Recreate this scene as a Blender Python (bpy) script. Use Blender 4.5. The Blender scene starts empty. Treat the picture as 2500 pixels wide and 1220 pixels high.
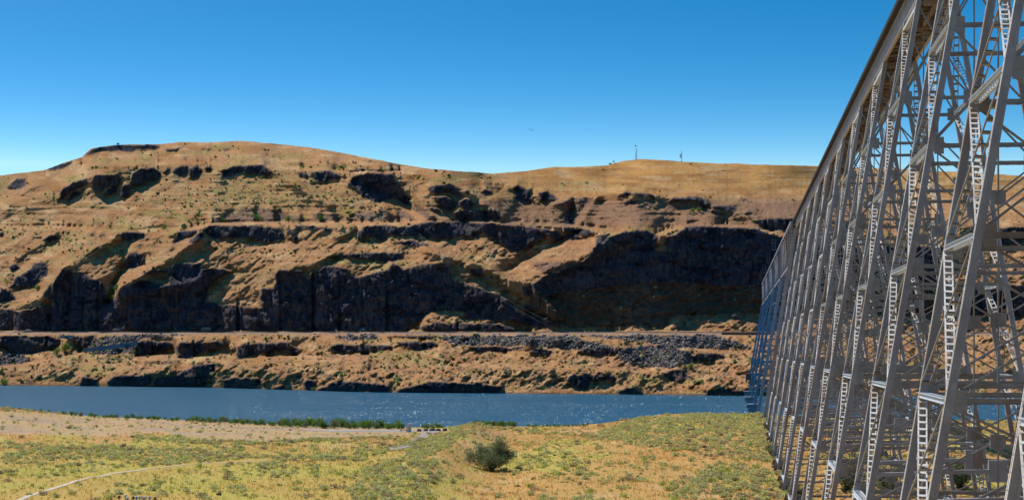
import bpy, math, random
import numpy as np
from mathutils import Vector, Matrix
random.seed(7); RNG = np.random.default_rng(11)
C = bpy.data.collections.new("place"); bpy.context.scene.collection.children.link(C)
SC = bpy.context.scene
# ------------------------------------------------------------------ camera, sky, sun, exposure
F = 4500.0; CX = 1250.0; HY = 845.0; EYE = 24.5           # focal length and horizon of the 2500 px frame; eye height above the river
cam = bpy.data.cameras.new("camera"); cam.sensor_width = 36.0; cam.lens = 36.0 * F / 2500.0
cam.shift_y = (HY - 610.0) / 2500.0; cam.clip_start = 1.0; cam.clip_end = 20000.0
co = bpy.data.objects.new("camera", cam); C.objects.link(co); co.location = (0, 0, EYE); co.rotation_euler = (math.pi / 2, 0, 0)
SC.camera = co
SUN_AZ = math.radians(-50.0); SUN_EL = math.radians(51.0)
world = bpy.data.worlds.new("World"); SC.world = world; world.use_nodes = True
wn = world.node_tree.nodes; wl = world.node_tree.links; wn.clear()
w_out = wn.new("ShaderNodeOutputWorld"); w_bg = wn.new("ShaderNodeBackground"); sky = wn.new("ShaderNodeTexSky")
sky.sky_type = 'NISHITA'; sky.sun_disc = False; sky.sun_elevation = SUN_EL; sky.sun_rotation = SUN_AZ
sky.altitude = 300; sky.air_density = 1.0; sky.dust_density = 0.3; sky.ozone_density = 3.0
w_tc = wn.new("ShaderNodeTexCoord"); w_mp = wn.new("ShaderNodeMapping");
w_mp.inputs['Scale'].default_value = (1, 1, 4.6); w_mp.inputs['Location'].default_value = (0, 0, -0.34)
w_mp.vector_type = 'POINT'
w_hs = wn.new("ShaderNodeHueSaturation"); w_hs.inputs['Saturation'].default_value = 1.42; w_hs.inputs['Hue'].default_value = .488
wl.new(w_tc.outputs['Generated'], w_mp.inputs['Vector']); w_sp = wn.new("ShaderNodeSeparateXYZ"); w_mx = wn.new("ShaderNodeMath"); w_mx.operation = 'MAXIMUM'; w_mx.inputs[1].default_value = 0.10; w_cb = wn.new("ShaderNodeCombineXYZ")
wl.new(w_mp.outputs['Vector'], w_sp.inputs[0]); wl.new(w_sp.outputs[2], w_mx.inputs[0]); wl.new(w_sp.outputs[0], w_cb.inputs[0]); wl.new(w_sp.outputs[1], w_cb.inputs[1]); wl.new(w_mx.outputs[0], w_cb.inputs[2]); wl.new(w_cb.outputs[0], sky.inputs['Vector'])
wl.new(sky.outputs['Color'], w_hs.inputs['Color']); wl.new(w_hs.outputs['Color'], w_bg.inputs['Color'])
w_bg.inputs['Strength'].default_value = 0.110
wl.new(w_bg.outputs['Background'], w_out.inputs['Surface'])
SUNV = Vector((math.sin(SUN_AZ) * math.cos(SUN_EL), math.cos(SUN_AZ) * math.cos(SUN_EL), math.sin(SUN_EL)))
sl = bpy.data.lights.new("sun", 'SUN'); sl.energy = 4.8; sl.angle = math.radians(0.53); sl.color = (1.0, 0.93, 0.82)
so = bpy.data.objects.new("sun", sl); C.objects.link(so); so.location = (-200, 0, 400)
so.rotation_euler = (-SUNV).to_track_quat('-Z', 'Y').to_euler()
SC.view_settings.view_transform = 'Standard'; SC.view_settings.look = 'None'
SC.view_settings.exposure = 0.30; SC.view_settings.gamma = 1.0
# ------------------------------------------------------------------ helpers
def tag(o, label=None, cat=None, group=None, kind=None):
    if label: o['label'] = label
    if cat: o['category'] = cat
    if group: o['group'] = group
    if kind: o['kind'] = kind
    return o
def link_mesh(name, me, mat=None, parent=None):
    o = bpy.data.objects.new(name, me); C.objects.link(o)
    if mat is not None:
        for m in (mat if isinstance(mat, (list, tuple)) else [mat]): me.materials.append(m)
    if parent is not None: o.parent = parent
    return o
def empty(name, loc=(0, 0, 0), rz=0):
    o = bpy.data.objects.new(name, None); C.objects.link(o); o.location = loc; o.rotation_euler = (0, 0, rz); o.empty_display_size = 0.3
    return o
def mesh_np(name, V, Fq, col=None, smooth=False):
    me = bpy.data.meshes.new(name); V = np.asarray(V, dtype=np.float32); Fq = np.asarray(Fq, dtype=np.int32)
    n, k = Fq.shape
    me.vertices.add(len(V)); me.vertices.foreach_set('co', V.ravel())
    me.loops.add(n * k); me.loops.foreach_set('vertex_index', Fq.ravel())
    me.polygons.add(n); me.polygons.foreach_set('loop_start', np.arange(0, n * k, k, dtype=np.int32))
    if col is not None:
        a = me.color_attributes.new('Col', 'FLOAT_COLOR', 'POINT')
        c4 = np.ones((len(V), 4), dtype=np.float32); c4[:, :3] = col; a.data.foreach_set('color', c4.ravel())
    me.update(calc_edges=True)
    if smooth: me.polygons.foreach_set('use_smooth', np.ones(n, dtype=bool))
    me.validate(verbose=False)
    return me
class MB:
    def __init__(s): s.v = []; s.f = []
    def quad8(s, P):
        b = len(s.v); s.v.extend([tuple(p) for p in P])
        for q in ((0, 3, 2, 1), (4, 5, 6, 7), (0, 1, 5, 4), (1, 2, 6, 5), (2, 3, 7, 6), (3, 0, 4, 7)): s.f.append(tuple(b + i for i in q))
    def beam(s, a, b, w, h, side, w2=None, h2=None, o=(0, 0)):
        """box from a to b; w along 'side', h across it; o shifts the section"""
        a = Vector(a); b = Vector(b); t = (b - a).normalized(); side = Vector(side); side = (side - t * side.dot(t)).normalized(); n = t.cross(side)
        w2 = w if w2 is None else w2; h2 = h if h2 is None else h2
        sh = side * o[0] + n * o[1]
        P = [a + sh + side * (x * w / 2) + n * (y * h / 2) for x, y in ((-1, -1), (1, -1), (1, 1), (-1, 1))]
        P += [b + sh + side * (x * w2 / 2) + n * (y * h2 / 2) for x, y in ((-1, -1), (1, -1), (1, 1), (-1, 1))]
        s.quad8(P)
    def box(s, c, d, rz=0):
        cr, sr = math.cos(rz), math.sin(rz); P = []
        for z in (-.5, .5):
            for x, y in ((-.5, -.5), (.5, -.5), (.5, .5), (-.5, .5)):
                X, Y = x * d[0], y * d[1]; P.append((c[0] + X * cr - Y * sr, c[1] + X * sr + Y * cr, c[2] + z * d[2]))
        s.quad8(P)
    def tube(s, a, b, r, r2=None, n=8):
        a = Vector(a); b = Vector(b); r2 = r if r2 is None else r2; t = (b - a).normalized()
        u = t.cross(Vector((0, 0, 1)) if abs(t.z) < .9 else Vector((1, 0, 0))).normalized(); w = t.cross(u); k = len(s.v)
        for c, rr in ((a, r), (b, r2)):
            for i in range(n):
                an = 2 * math.pi * i / n; s.v.append(tuple(c + (u * math.cos(an) + w * math.sin(an)) * rr))
        for i in range(n): s.f.append((k + i, k + (i + 1) % n, k + n + (i + 1) % n, k + n + i))
        s.f.append(tuple(k + i for i in reversed(range(n)))); s.f.append(tuple(k + n + i for i in range(n)))
    def lathe(s, c, prof, n=16):
        k = len(s.v)
        for r, z in prof:
            for i in range(n):
                an = 2 * math.pi * i / n; s.v.append((c[0] + r * math.cos(an), c[1] + r * math.sin(an), c[2] + z))
        m = len(prof)
        for j in range(m - 1):
            for i in range(n): s.f.append((k + j * n + i, k + j * n + (i + 1) % n, k + (j + 1) * n + (i + 1) % n, k + (j + 1) * n + i))
        s.f.append(tuple(k + i for i in reversed(range(n)))); s.f.append(tuple(k + (m - 1) * n + i for i in range(n)))
    def build(s, name, mat, parent=None, smooth=False):
        me = bpy.data.meshes.new(name); me.from_pydata([tuple(v) for v in s.v], [], s.f); me.update()
        if smooth:
            me.polygons.foreach_set('use_smooth', np.ones(len(me.polygons), dtype=bool))
        return link_mesh(name, me, mat, parent)
def _hash(ix, iy, iz, seed):
    h = (ix.astype(np.int64) * 374761393 + iy.astype(np.int64) * 668265263 + iz.astype(np.int64) * 2147483647 + seed * 1274126177) & 0xFFFFFFFF
    h = ((h ^ (h >> 13)) * 1274126177) & 0xFFFFFFFF; h = ((h ^ (h >> 16)) * 2246822519) & 0xFFFFFFFF
    return ((h ^ (h >> 15)) & 0xFFFFFF) / float(0xFFFFFF)
def vn(x, y, z=0.0, seed=0):
    x, y, z = np.broadcast_arrays(np.asarray(x, float), np.asarray(y, float), np.asarray(z, float))
    ix, iy, iz = np.floor(x), np.floor(y), np.floor(z); fx, fy, fz = x - ix, y - iy, z - iz
    fx = fx * fx * (3 - 2 * fx); fy = fy * fy * (3 - 2 * fy); fz = fz * fz * (3 - 2 * fz); r = 0
    flat = np.all(z == 0)
    for a in (0, 1):
        for b in (0, 1):
            for c in ((0,) if flat else (0, 1)):
                r = r + (fx if a else 1 - fx) * (fy if b else 1 - fy) * (1 if flat else (fz if c else 1 - fz)) * _hash(ix + a, iy + b, iz + c, seed)
    return r * 2 - 1
def fbm(x, y, z=0.0, o=4, seed=0, g=0.5):
    r = 0; a = 1.0; k = 1.0; t = 0
    for i in range(o): r = r + a * vn(np.asarray(x) * k, np.asarray(y) * k, np.asarray(z) * k, seed + i * 17); t += a; a *= g; k *= 2.03
    return r / t
def interp(x, pts): return np.interp(x, [p[0] for p in pts], [p[1] for p in pts])
def inpoly(px, py, poly):
    ins = np.zeros(np.shape(px), bool); n = len(poly); j = n - 1
    for i in range(n):
        xi, yi = poly[i]; xj, yj = poly[j]
        if yi != yj:
            c = ((yi > py) != (yj > py)) & (px < (xj - xi) * (py - yi) / (yj - yi) + xi); ins ^= c
        j = i
    return ins
def sm(x, a, b):
    t = np.clip((x - a) / (b - a), 0, 1); return t * t * (3 - 2 * t)
# ------------------------------------------------------------------ materials
def newmat(name):
    m = bpy.data.materials.new(name); m.use_nodes = True; nt = m.node_tree; b = nt.nodes['Principled BSDF']; return m, nt, b
def N(nt, t, **kw):
    n = nt.nodes.new(t)
    for k, v in kw.items():
        if k in n.inputs: n.inputs[k].default_value = v
        else: setattr(n, k, v)
    return n
def mixc(nt, fac, a, b, mode='MIX'):
    n = nt.nodes.new('ShaderNodeMix'); n.data_type = 'RGBA'; n.blend_type = mode
    for i, v in ((0, fac), (6, a), (7, b)):
        if isinstance(v, (int, float, tuple)): n.inputs[i].default_value = v
        else: nt.links.new(v, n.inputs[i])
    return n.outputs[2]
def ramp(nt, fac, a, b, ca=(0, 0, 0, 1), cb=(1, 1, 1, 1)):
    n = nt.nodes.new('ShaderNodeValToRGB'); n.color_ramp.elements[0].position = a; n.color_ramp.elements[1].position = b
    n.color_ramp.elements[0].color = ca; n.color_ramp.elements[1].color = cb; nt.links.new(fac, n.inputs[0]); return n.outputs[0]
def noise(nt, scale, detail=4, rough=.55, vec=None):
    n = N(nt, 'ShaderNodeTexNoise', Scale=scale, Detail=detail, Roughness=rough)
    if vec is not None: nt.links.new(vec, n.inputs['Vector'])
    return n.outputs['Fac']
def objco(nt, sc=(1, 1, 1)):
    t = nt.nodes.new('ShaderNodeTexCoord'); m = nt.nodes.new('ShaderNodeMapping'); m.inputs['Scale'].default_value = sc
    nt.links.new(t.outputs['Object'], m.inputs['Vector']); return m.outputs['Vector']
def bump(nt, b, h, strength, dist):
    n = N(nt, 'ShaderNodeBump', Strength=strength, Distance=dist); nt.links.new(h, n.inputs['Height']); nt.links.new(n.outputs['Normal'], b.inputs['Normal'])
def simple(name, c1, c2, scale=1.0, rough=.85, bs=.3, bd=.05, metal=0.0, det=5, sc=(1, 1, 1)):
    m, nt, b = newmat(name); v = objco(nt, sc); f = noise(nt, scale, det, .6, v)
    nt.links.new(mixc(nt, ramp(nt, f, .3, .7), c1 + (1,), c2 + (1,)), b.inputs['Base Color']); b.inputs['Roughness'].default_value = rough; b.inputs['Metallic'].default_value = metal
    if bs: bump(nt, b, f, bs, bd)
    return m
def steel(name, c1, c2, rust, amt):
    m, nt, b = newmat(name); v = objco(nt); f = noise(nt, .9, 6, .65, v); g = noise(nt, .35, 5, .6, objco(nt, (1, 1, .25)))
    c = mixc(nt, ramp(nt, f, .3, .7), c1 + (1,), c2 + (1,)); c = mixc(nt, ramp(nt, g, 1 - amt - .18, 1 - amt + .05), c, rust + (1,))
    nt.links.new(c, b.inputs['Base Color']); b.inputs['Roughness'].default_value = .55; b.inputs['Metallic'].default_value = 0.0
    bump(nt, b, noise(nt, 14, 3, .5, v), .15, .01); return m
M_STEEL = steel('grey_painted_steel', (.205, .20, .235), (.30, .29, .33), (.19, .125, .09), .33)
M_STEEL_LIT = steel('grey_sunlit_steel', (.52, .51, .51), (.76, .74, .72), (.33, .22, .15), .36)  # paler copy of the grey steel, sunlight put into its tone
M_BRACE = steel('brown_grey_steel', (.17, .16, .165), (.26, .25, .255), (.15, .10, .07), .34)
M_RUST = steel('rust_stained_steel', (.17, .12, .09), (.27, .21, .17), (.15, .075, .04), .42)
M_BLUE = steel('blue_grey_steel', (.12, .18, .26), (.18, .25, .34), (.12, .11, .11), .2)
M_TRUSS = steel('truss_steel', (.10, .11, .13), (.16, .175, .20), (.14, .11, .09), .25)
M_STRUT = steel('light_strut_steel', (.38, .42, .48), (.50, .53, .58), (.20, .14, .1), .22)
M_CONC = simple('pier_concrete', (.16, .20, .24), (.26, .29, .31), .6)
M_FOOT = simple('rusty_footing_concrete', (.10, .07, .055), (.2, .15, .12), 1.2)
M_TIE = simple('creosoted_timber', (.03, .025, .02), (.07, .055, .045), 1.5)
M_WOOD = simple('weathered_pole_wood', (.10, .075, .06), (.17, .14, .11), 2.0)
M_ROCKY = simple('black_basalt_boulder', (.03, .028, .03), (.09, .08, .08), 1.2, .9, .8, .2)
M_DGREY = simple('galvanised_metal', (.35, .36, .38), (.45, .46, .48), 3, .45, .1, .01)
M_WIRE = simple('wire_metal', (.30, .29, .28), (.4, .38, .36), 1, .5, 0)
M_WHITE = simple('whitewashed_stake', (.6, .58, .55), (.7, .68, .64), 3)
def vcol(name, nscale, lo, hi, bs=.4, bd=.3, sc=(1, 1, 1), rough=.95, fine=None, spec=.1):
    """surface whose own colour is stored per vertex, broken up by noise"""
    m, nt, b = newmat(name); a = nt.nodes.new('ShaderNodeVertexColor'); a.layer_name = 'Col'; v = objco(nt, sc)
    f = noise(nt, nscale, 6, .65, v); k = ramp(nt, f, .25, .75, (lo, lo, lo, 1), (hi, hi, hi, 1))
    c = mixc(nt, 1.0, a.outputs['Color'], k, 'MULTIPLY')
    if fine: c = mixc(nt, 1.0, c, ramp(nt, noise(nt, fine, 3, .7, objco(nt)), .3, .7, (.75, .72, .7, 1), (1.25, 1.22, 1.2, 1)), 'MULTIPLY')
    nt.links.new(c, b.inputs['Base Color']); b.inputs['Roughness'].default_value = rough; b.inputs['Specular IOR Level'].default_value = spec
    if bs: bump(nt, b, f, bs, bd)
    return m
M_HILL = vcol('dry_grass_and_basalt', .5, .66, 1.3, .9, 1.7, (1, 1, 1.8), fine=1.1)
M_GROUND = vcol('dry_field', .9, .75, 1.25, .5, .15, fine=5)
def leafmat(name, c1, c2, scale=.6, rough=.8):
    m, nt, b = newmat(name); g = nt.nodes.new('ShaderNodeNewGeometry'); f = noise(nt, scale, 3, .6, g.outputs['Position'])
    r = nt.nodes.new('ShaderNodeNewGeometry')
    c = mixc(nt, ramp(nt, f, .3, .7), c1 + (1,), c2 + (1,))
    c = mixc(nt, 1.0, c, ramp(nt, g.outputs['Random Per Island'], 0, 1, (.7, .7, .7, 1), (1.3, 1.3, 1.25, 1)), 'MULTIPLY')
    nt.links.new(c, b.inputs['Base Color']); b.inputs['Roughness'].default_value = rough; b.inputs['Specular IOR Level'].default_value = .15
    nt.nodes.remove(r); tr_ = nt.nodes.new('ShaderNodeBsdfTranslucent'); nt.links.new(c, tr_.inputs['Color']); mx = nt.nodes.new('ShaderNodeMixShader'); mx.inputs[0].default_value = .34
    nt.links.new(b.outputs[0], mx.inputs[1]); nt.links.new(tr_.outputs[0], mx.inputs[2]); nt.links.new(mx.outputs[0], nt.nodes['Material Output'].inputs['Surface']); return m
M_SAGE = leafmat('sagebrush_leaves', (.42, .42, .17), (.58, .57, .27))
M_SAGE2 = leafmat('bright_sagebrush_leaves', (.38, .42, .10), (.55, .56, .18))
M_SAGE3 = leafmat('dry_brush_twigs', (.27, .21, .13), (.42, .33, .20))
M_GRASS = leafmat('golden_grass_blades', (.50, .27, .07), (.56, .38, .13), .15)
M_GRASSG = leafmat('green_grass_blades', (.36, .33, .06), (.50, .42, .10), .15)
M_FLOWER = leafmat('yellow_petals', (.75, .50, .02), (.85, .62, .05))
M_GREEN = leafmat('riverbank_leaves', (.09, .19, .03), (.18, .30, .05), .3)
M_OLIVE = leafmat('olive_leaves', (.15, .18, .08), (.27, .29, .16), .4)
M_SCRUB = leafmat('hillside_scrub', (.09, .09, .03), (.19, .17, .06), .05)
M_BRIGHT = leafmat('bright_green_leaves', (.10, .19, .02), (.22, .30, .04), .2)
M_BARK = simple('bark', (.06, .045, .035), (.12, .09, .07), 4)
m, nt, b = newmat('river_water'); M_WATER = m
b.inputs['Base Color'].default_value = (.003, .085, .165, 1); b.inputs['Specular IOR Level'].default_value = .28; b.inputs['Roughness'].default_value = .3; b.inputs['IOR'].default_value = 1.33
v = objco(nt, (1, .45, 1)); n1 = noise(nt, .55, 5, .65, v); n2 = noise(nt, 2.2, 3, .6, objco(nt))
mm = N(nt, 'ShaderNodeMath', operation='ADD'); nt.links.new(n1, mm.inputs[0]); nt.links.new(n2, mm.inputs[1]); bump(nt, b, mm.outputs[0], 1.0, .55)
# ------------------------------------------------------------------ far hills: real surface whose depth is solved from the slope of every part of it
RIDGE = [(-600, 475), (0, 428), (110, 415), (150, 400), (200, 384), (222, 362), (280, 354), (390, 352), (440, 347), (520, 348), (590, 344), (680, 352), (770, 362), (900, 385), (960, 398), (1050, 412), (1200, 424), (1280, 418), (1350, 408), (1410, 407), (1480, 404), (1520, 393), (1560, 389), (1640, 392), (1700, 397), (1800, 400), (1900, 402), (2000, 405), (2200, 413), (2440, 425), (2600, 440), (3100, 470)]
SHORE = [(-600, 930), (0, 940), (500, 945), (900, 957), (1500, 962), (1850, 966), (2300, 968), (3100, 976)]
def Z1(ox, oy, *P): return [(ox + P[i] / 3.8125, oy + P[i + 1] / 3.8125) for i in range(0, len(P), 2)]
CL = []   # near-vertical basalt faces
def c1(*P): CL.append(Z1(0, 320, *P))
def c2(*P): CL.append(Z1(640, 320, *P))
def c3(*P): CL.append(Z1(1280, 320, *P))
def c4(*P): CL.append(Z1(0, 640, *P))
def c5(*P): CL.append(Z1(640, 640, *P))
def c6(*P): CL.append(Z1(1280, 640, *P))
def c0(*P): CL.append([(P[i], P[i + 1]) for i in range(0, len(P), 2)])
c1(815,222,870,160,930,150,1090,122,1300,126,1420,128,1500,150,1440,182,1270,165,1220,195,1130,180,1040,190,960,185,880,215)
c1(410,360,520,308,640,295,700,290,600,350,502,362)
c1(80,520,170,440,230,440,250,500,180,540,100,545)
c1(510,640,610,510,800,440,830,490,700,550,540,650); c1(610,640,700,560,760,560,740,600,630,665)
c1(840,470,880,415,1040,410,1100,395,1130,450,1090,540,1000,520,930,560,850,540); c1(930,600,1040,520,1090,550,1000,605); c1(765,600,840,545,820,590)
c1(1215,440,1240,400,1310,350,1400,345,1440,335,1510,390,1500,430,1460,455,1380,450,1330,500,1260,515,1220,500); c1(1110,570,1150,510,1230,490,1220,540,1160,625,1120,620)
c1(1590,380,1620,345,1740,320,1745,400,1690,430,1640,400); c1(1750,345,1810,315,1880,365,1850,420,1800,440,1750,400); c1(1890,345,1960,330,2000,370,1930,385); c1(1515,375,1550,335,1585,350,1550,390)
c1(1540,155,1690,160,1670,180,1560,180); c1(1865,162,1920,162,1900,180); c1(1920,160,1970,160,1945,185); c1(2060,165,2150,168,2120,185,2080,182)
c0(540,420,560,408,600,402,645,403,668,420,655,433,640,429,610,425,590,421,560,433,545,430)
c1(1115,960,1140,938,1350,945,1350,978,1250,1000,1200,1028,1130,998); c1(1615,1045,1680,925,1780,922,1835,925,1740,990,1650,1035); c1(1770,1010,1850,935,1900,930,1915,980,1840,1040,1780,1040)
c0(499,558,515,550,537,550,577,550,640,552,666,552,688,560,698,577,687,590,655,592,640,589,603,581,564,582,524,581,511,572)
c1(410,1000,480,962,550,980,530,1012,440,1025); c1(0,928,35,950,30,970,0,985); c1(930,965,990,955,985,975,940,985)
c0(303,640,315,619,330,613,352,623,356,640,330,656,310,655)
c2(430,385,560,370,640,373,740,415,700,450,600,475,520,470,470,430)
c2(780,495,850,420,920,398,1020,403,1040,383,1210,398,1222,440,1310,520,1350,590,1400,640,1390,692,1340,692,1250,640,1160,640,1090,668,1000,640,930,620,920,585,850,520)
c2(340,380,420,400,440,450,350,420); c2(780,358,1290,352,1280,366,800,374); c2(960,275,1040,275,1010,292)
c2(1550,520,1620,508,1750,498,1830,560,1900,600,1840,612,1760,600,1700,565,1640,590,1560,545); c2(1585,615,1720,608,1790,650,1800,700,1750,748,1680,710); c2(1820,650,1950,638,1970,680,1910,738,1840,690)
c2(1780,745,1900,735,2150,728,2200,738,2232,828,1830,828,1800,780); c2(2020,565,2080,528,2150,570,2090,608); c2(2130,645,2230,650,2200,670); c2(1560,722,1640,713,1680,772,1620,765); c2(1900,560,1930,548,1950,600,1910,600)
c0(1246,459,1259,451,1290,462,1300,485,1297,493,1280,494,1262,486)
c2(885,1015,895,950,930,898,1060,878,1280,898,1560,848,1700,838,1850,843,2020,868,2170,868,2445,880,2450,1110,2350,1120,2230,1050,2180,1010,2050,950,2000,1000,1870,980,1600,1000,1480,980,1380,985,1260,960,1230,955,1100,1015,1000,990)
c2(1200,1040,1380,1012,1560,1050,1440,1072); c2(230,900,300,930,340,990,310,1035,270,990); c2(290,880,400,878,570,900,660,908,660,937,600,932,560,912,350,915); c2(540,1165,1240,1120,1310,1125,1290,1160,1240,1215,1180,1215)
c3(130,580,200,563,270,598,310,640,200,668,150,630)
c3(870,610,940,560,1000,573,990,600,900,612); c3(1010,585,1120,578,1230,603,1220,652,1160,612,1050,612); c3(900,670,960,638,1040,663,1030,682,930,687)
c3(1330,670,1370,625,1500,610,1600,608,1700,638,1735,680,1690,722,1640,712,1600,662,1460,652,1390,662); c3(1740,690,1850,688,1950,688,1985,740,1900,742,1790,722); c3(1700,740,1900,763,1850,777,1720,762); c3(2040,760,2130,743,2150,767,2060,777)
c3(2010,613,2060,623,2120,662,2080,655); c3(2150,820,2300,813,2600,815,2700,860,2640,950,2440,942,2300,922,2220,880)
c3(-10,890,200,908,330,928,385,990,370,1002,280,1022,220,962,170,982,100,1035,-10,1112); c3(340,888,450,903,600,913,692,950,560,977,400,932); c3(380,960,480,970,545,990,420,1012); c3(690,970,790,953,700,1002)
c0(1449,612,1458,580,1500,576,1530,562,1570,562,1596,568,1612,580,1605,585,1602,612,1628,610,1622,596,1628,578,1652,570,1676,553,1700,552,1780,556,1790,556,1845,556,1884,571,1950,590,2100,600,2300,600,2300,692,1850,700,1600,694,1500,700,1330,722,1290,700,1330,672,1420,640)
c4(0,415,60,428,180,455,260,440,390,395,500,410,460,350,390,300,480,230,540,125,590,55,720,88,850,148,950,200,985,250,1005,340,1085,360,1090,290,1200,208,1300,168,1400,163,1480,190,1580,205,1560,100,1580,28,1650,8,1870,8,1900,60,1990,60,2180,80,2100,110,2020,150,1950,230,1935,320,1900,370,2440,420,2440,648,0,648)
c4(-2000,390,0,415,0,648,-2000,648); c4(-10,215,120,280,145,350,-10,388); c4(80,30,150,8,190,40,130,82); c4(280,60,320,0,430,0,442,120,300,225,100,242,130,150)
c4(1300,120,1440,60,1560,60,1560,90,1450,95)
c5(0,250,105,240,110,120,150,68,380,70,420,160,480,90,620,28,800,68,870,140,1000,120,1180,60,1220,-5,1300,60,1500,18,1680,8,1750,60,1780,200,1850,168,2000,240,2300,350,2340,400,2360,450,2440,500,2440,560,2250,545,1900,520,1860,455,1640,458,1560,470,1450,550,1380,585,1350,648,0,648)
c5(1450,600,1640,555,1850,570,2100,560,2350,600,2380,645,1500,645); c5(1930,60,2060,55,2050,130,1990,140); c6(-10,210,40,230,110,300,-5,310); c6(-10,395,110,400,160,430,-10,445); c6(-10,490,250,505,230,530,400,600,200,600,-10,585)
c4(-10,690,440,680,560,722,530,790,380,832,270,862,100,832,90,812,-10,792); c4(680,690,890,680,840,752,770,802,700,762); c4(1265,750,1290,720,1600,740,1612,800,1500,832,1380,862,1270,862); c4(1630,800,1680,750,2100,745,2130,770,1900,832,1760,892,1650,882)
c0(578,846,590,839,640,837,705,837,728,850,731,864,712,865,690,859,640,862,600,873,578,874)
c4(730,1130,760,1068,900,1078,880,1130,800,1152); c4(1000,1120,1080,1048,1270,1048,1420,1060,1440,1120,1300,1165,1050,1155); c4(1440,1100,1500,1058,1600,1068,1800,958,2000,928,2000,1002,1890,1170,1450,1155); c4(2070,1110,2140,1068,2400,1078,2440,1120,2370,1185,2060,1165)
c5(610,800,680,763,1000,763,1230,778,1220,802,1050,832,800,842,650,832); c5(1240,745,1600,728,1650,760,1600,792,1440,822,1350,792); c5(1200,663,1540,648,1592,700,1560,712,1400,702,1210,687); c5(1880,788,1970,783,2440,788,2440,800,2330,815,2240,838,2000,828)
c5(520,1185,640,1108,760,1098,900,1108,1180,1150,1180,1210,520,1205); c5(1250,1195,1450,1128,1540,1098,1780,1118,2000,1118,2250,1158,2200,1225,1260,1215); c5(380,1130,430,1088,510,1098,470,1185,400,1185); c5(90,1172,220,1118,230,1185)
c6(45,830,100,793,280,818,250,857,100,857); c6(490,840,560,803,850,808,940,848,930,867,600,867); c6(1560,870,1620,843,1840,853,1890,880,1750,902,1640,932,1600,922); c6(1290,1030,1360,998,1490,998,1530,1050,1560,1055,1480,1092,1420,1132,1360,1092)
c6(390,1080,450,1043,560,1038,800,1048,840,1080,750,1102,620,1112,600,1172,500,1182,440,1142); c6(870,1215,950,1158,1030,1168,1100,1215); c6(1690,1190,1900,1183,2120,1188,2120,1225,1690,1225)
c0(2395,566,2435,558,2480,552,2520,556,2520,590,2440,600); c0(2300,690,2420,690,2600,700,2600,780,2450,770,2300,765); c0(2320,432,2400,428,2420,436,2330,442)
ST = []   # talus whose shade is put into its steepness and dark colour
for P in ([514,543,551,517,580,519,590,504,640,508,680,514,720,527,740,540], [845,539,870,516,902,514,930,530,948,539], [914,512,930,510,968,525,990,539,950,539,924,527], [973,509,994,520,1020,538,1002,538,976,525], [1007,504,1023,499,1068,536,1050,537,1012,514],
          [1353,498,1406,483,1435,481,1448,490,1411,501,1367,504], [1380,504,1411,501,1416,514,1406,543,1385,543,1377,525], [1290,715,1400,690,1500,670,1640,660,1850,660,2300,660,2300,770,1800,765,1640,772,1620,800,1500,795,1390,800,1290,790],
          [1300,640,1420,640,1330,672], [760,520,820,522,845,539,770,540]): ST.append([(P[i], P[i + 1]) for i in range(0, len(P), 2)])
TREAD = [([(-600, 566), (0, 560), (100, 556), (280, 562), (450, 563), (520, 547), (640, 543), (740, 545), (880, 548), (1060, 545), (1280, 546), (1400, 553), (1530, 566)], 5), ([(1600, 572), (1680, 550), (1800, 551), (1890, 566)], 4), ([(200, 404), (340, 399), (560, 399), (700, 411), (860, 422), (980, 416)], 4), ([(-600, 812), (0, 812), (1750, 814), (3100, 816)], 6), ([(0, 892), (130, 880), (200, 862)], 4), ([(330, 868), (600, 878), (900, 872)], 8), ([(1060, 895), (1400, 893), (1560, 905), (1850, 921), (2000, 921), (2600, 925)], 5), ([(900, 905), (1000, 900)], 4), ([(1280, 826), (1500, 822), (1680, 848), (1850, 868)], 4)]
SCREE = [[(1078, 820), (1395, 818), (1440, 835), (1520, 850), (1620, 842), (1680, 858), (1700, 880), (1640, 898), (1560, 895), (1520, 882), (1500, 860), (1400, 853), (1360, 845), (1200, 842), (1110, 842)], [(820, 820), (920, 815), (930, 826), (850, 830)], [(235, 825), (340, 815), (470, 816), (340, 826), (330, 835), (200, 852)], [(220, 862), (330, 843), (332, 862), (240, 866)], [(0, 862), (60, 865), (70, 880), (20, 893), (0, 893)], [(1400, 818), (1750, 818), (1800, 835), (1830, 850), (1650, 848), (1500, 826)], [(1380, 531), (1410, 510), (1400, 548), (1380, 545)]]
DX, NV = 4.0, 150
gx = np.arange(-600, 3101, DX); NX = len(gx); vv = np.linspace(0, 1, NV + 1)
ys = interp(gx, SHORE); yr = interp(gx, RIDGE) + 1.3 * fbm(gx / 45., 0 * gx, 0, 4, 5) + .5 * fbm(gx / 7., 0 * gx, 0, 3, 6)
PY = ys[None, :] + (yr - ys)[None, :] * vv[:, None]; PX = np.repeat(gx[None, :], NV + 1, 0)
T = (HY - PY) / F
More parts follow.
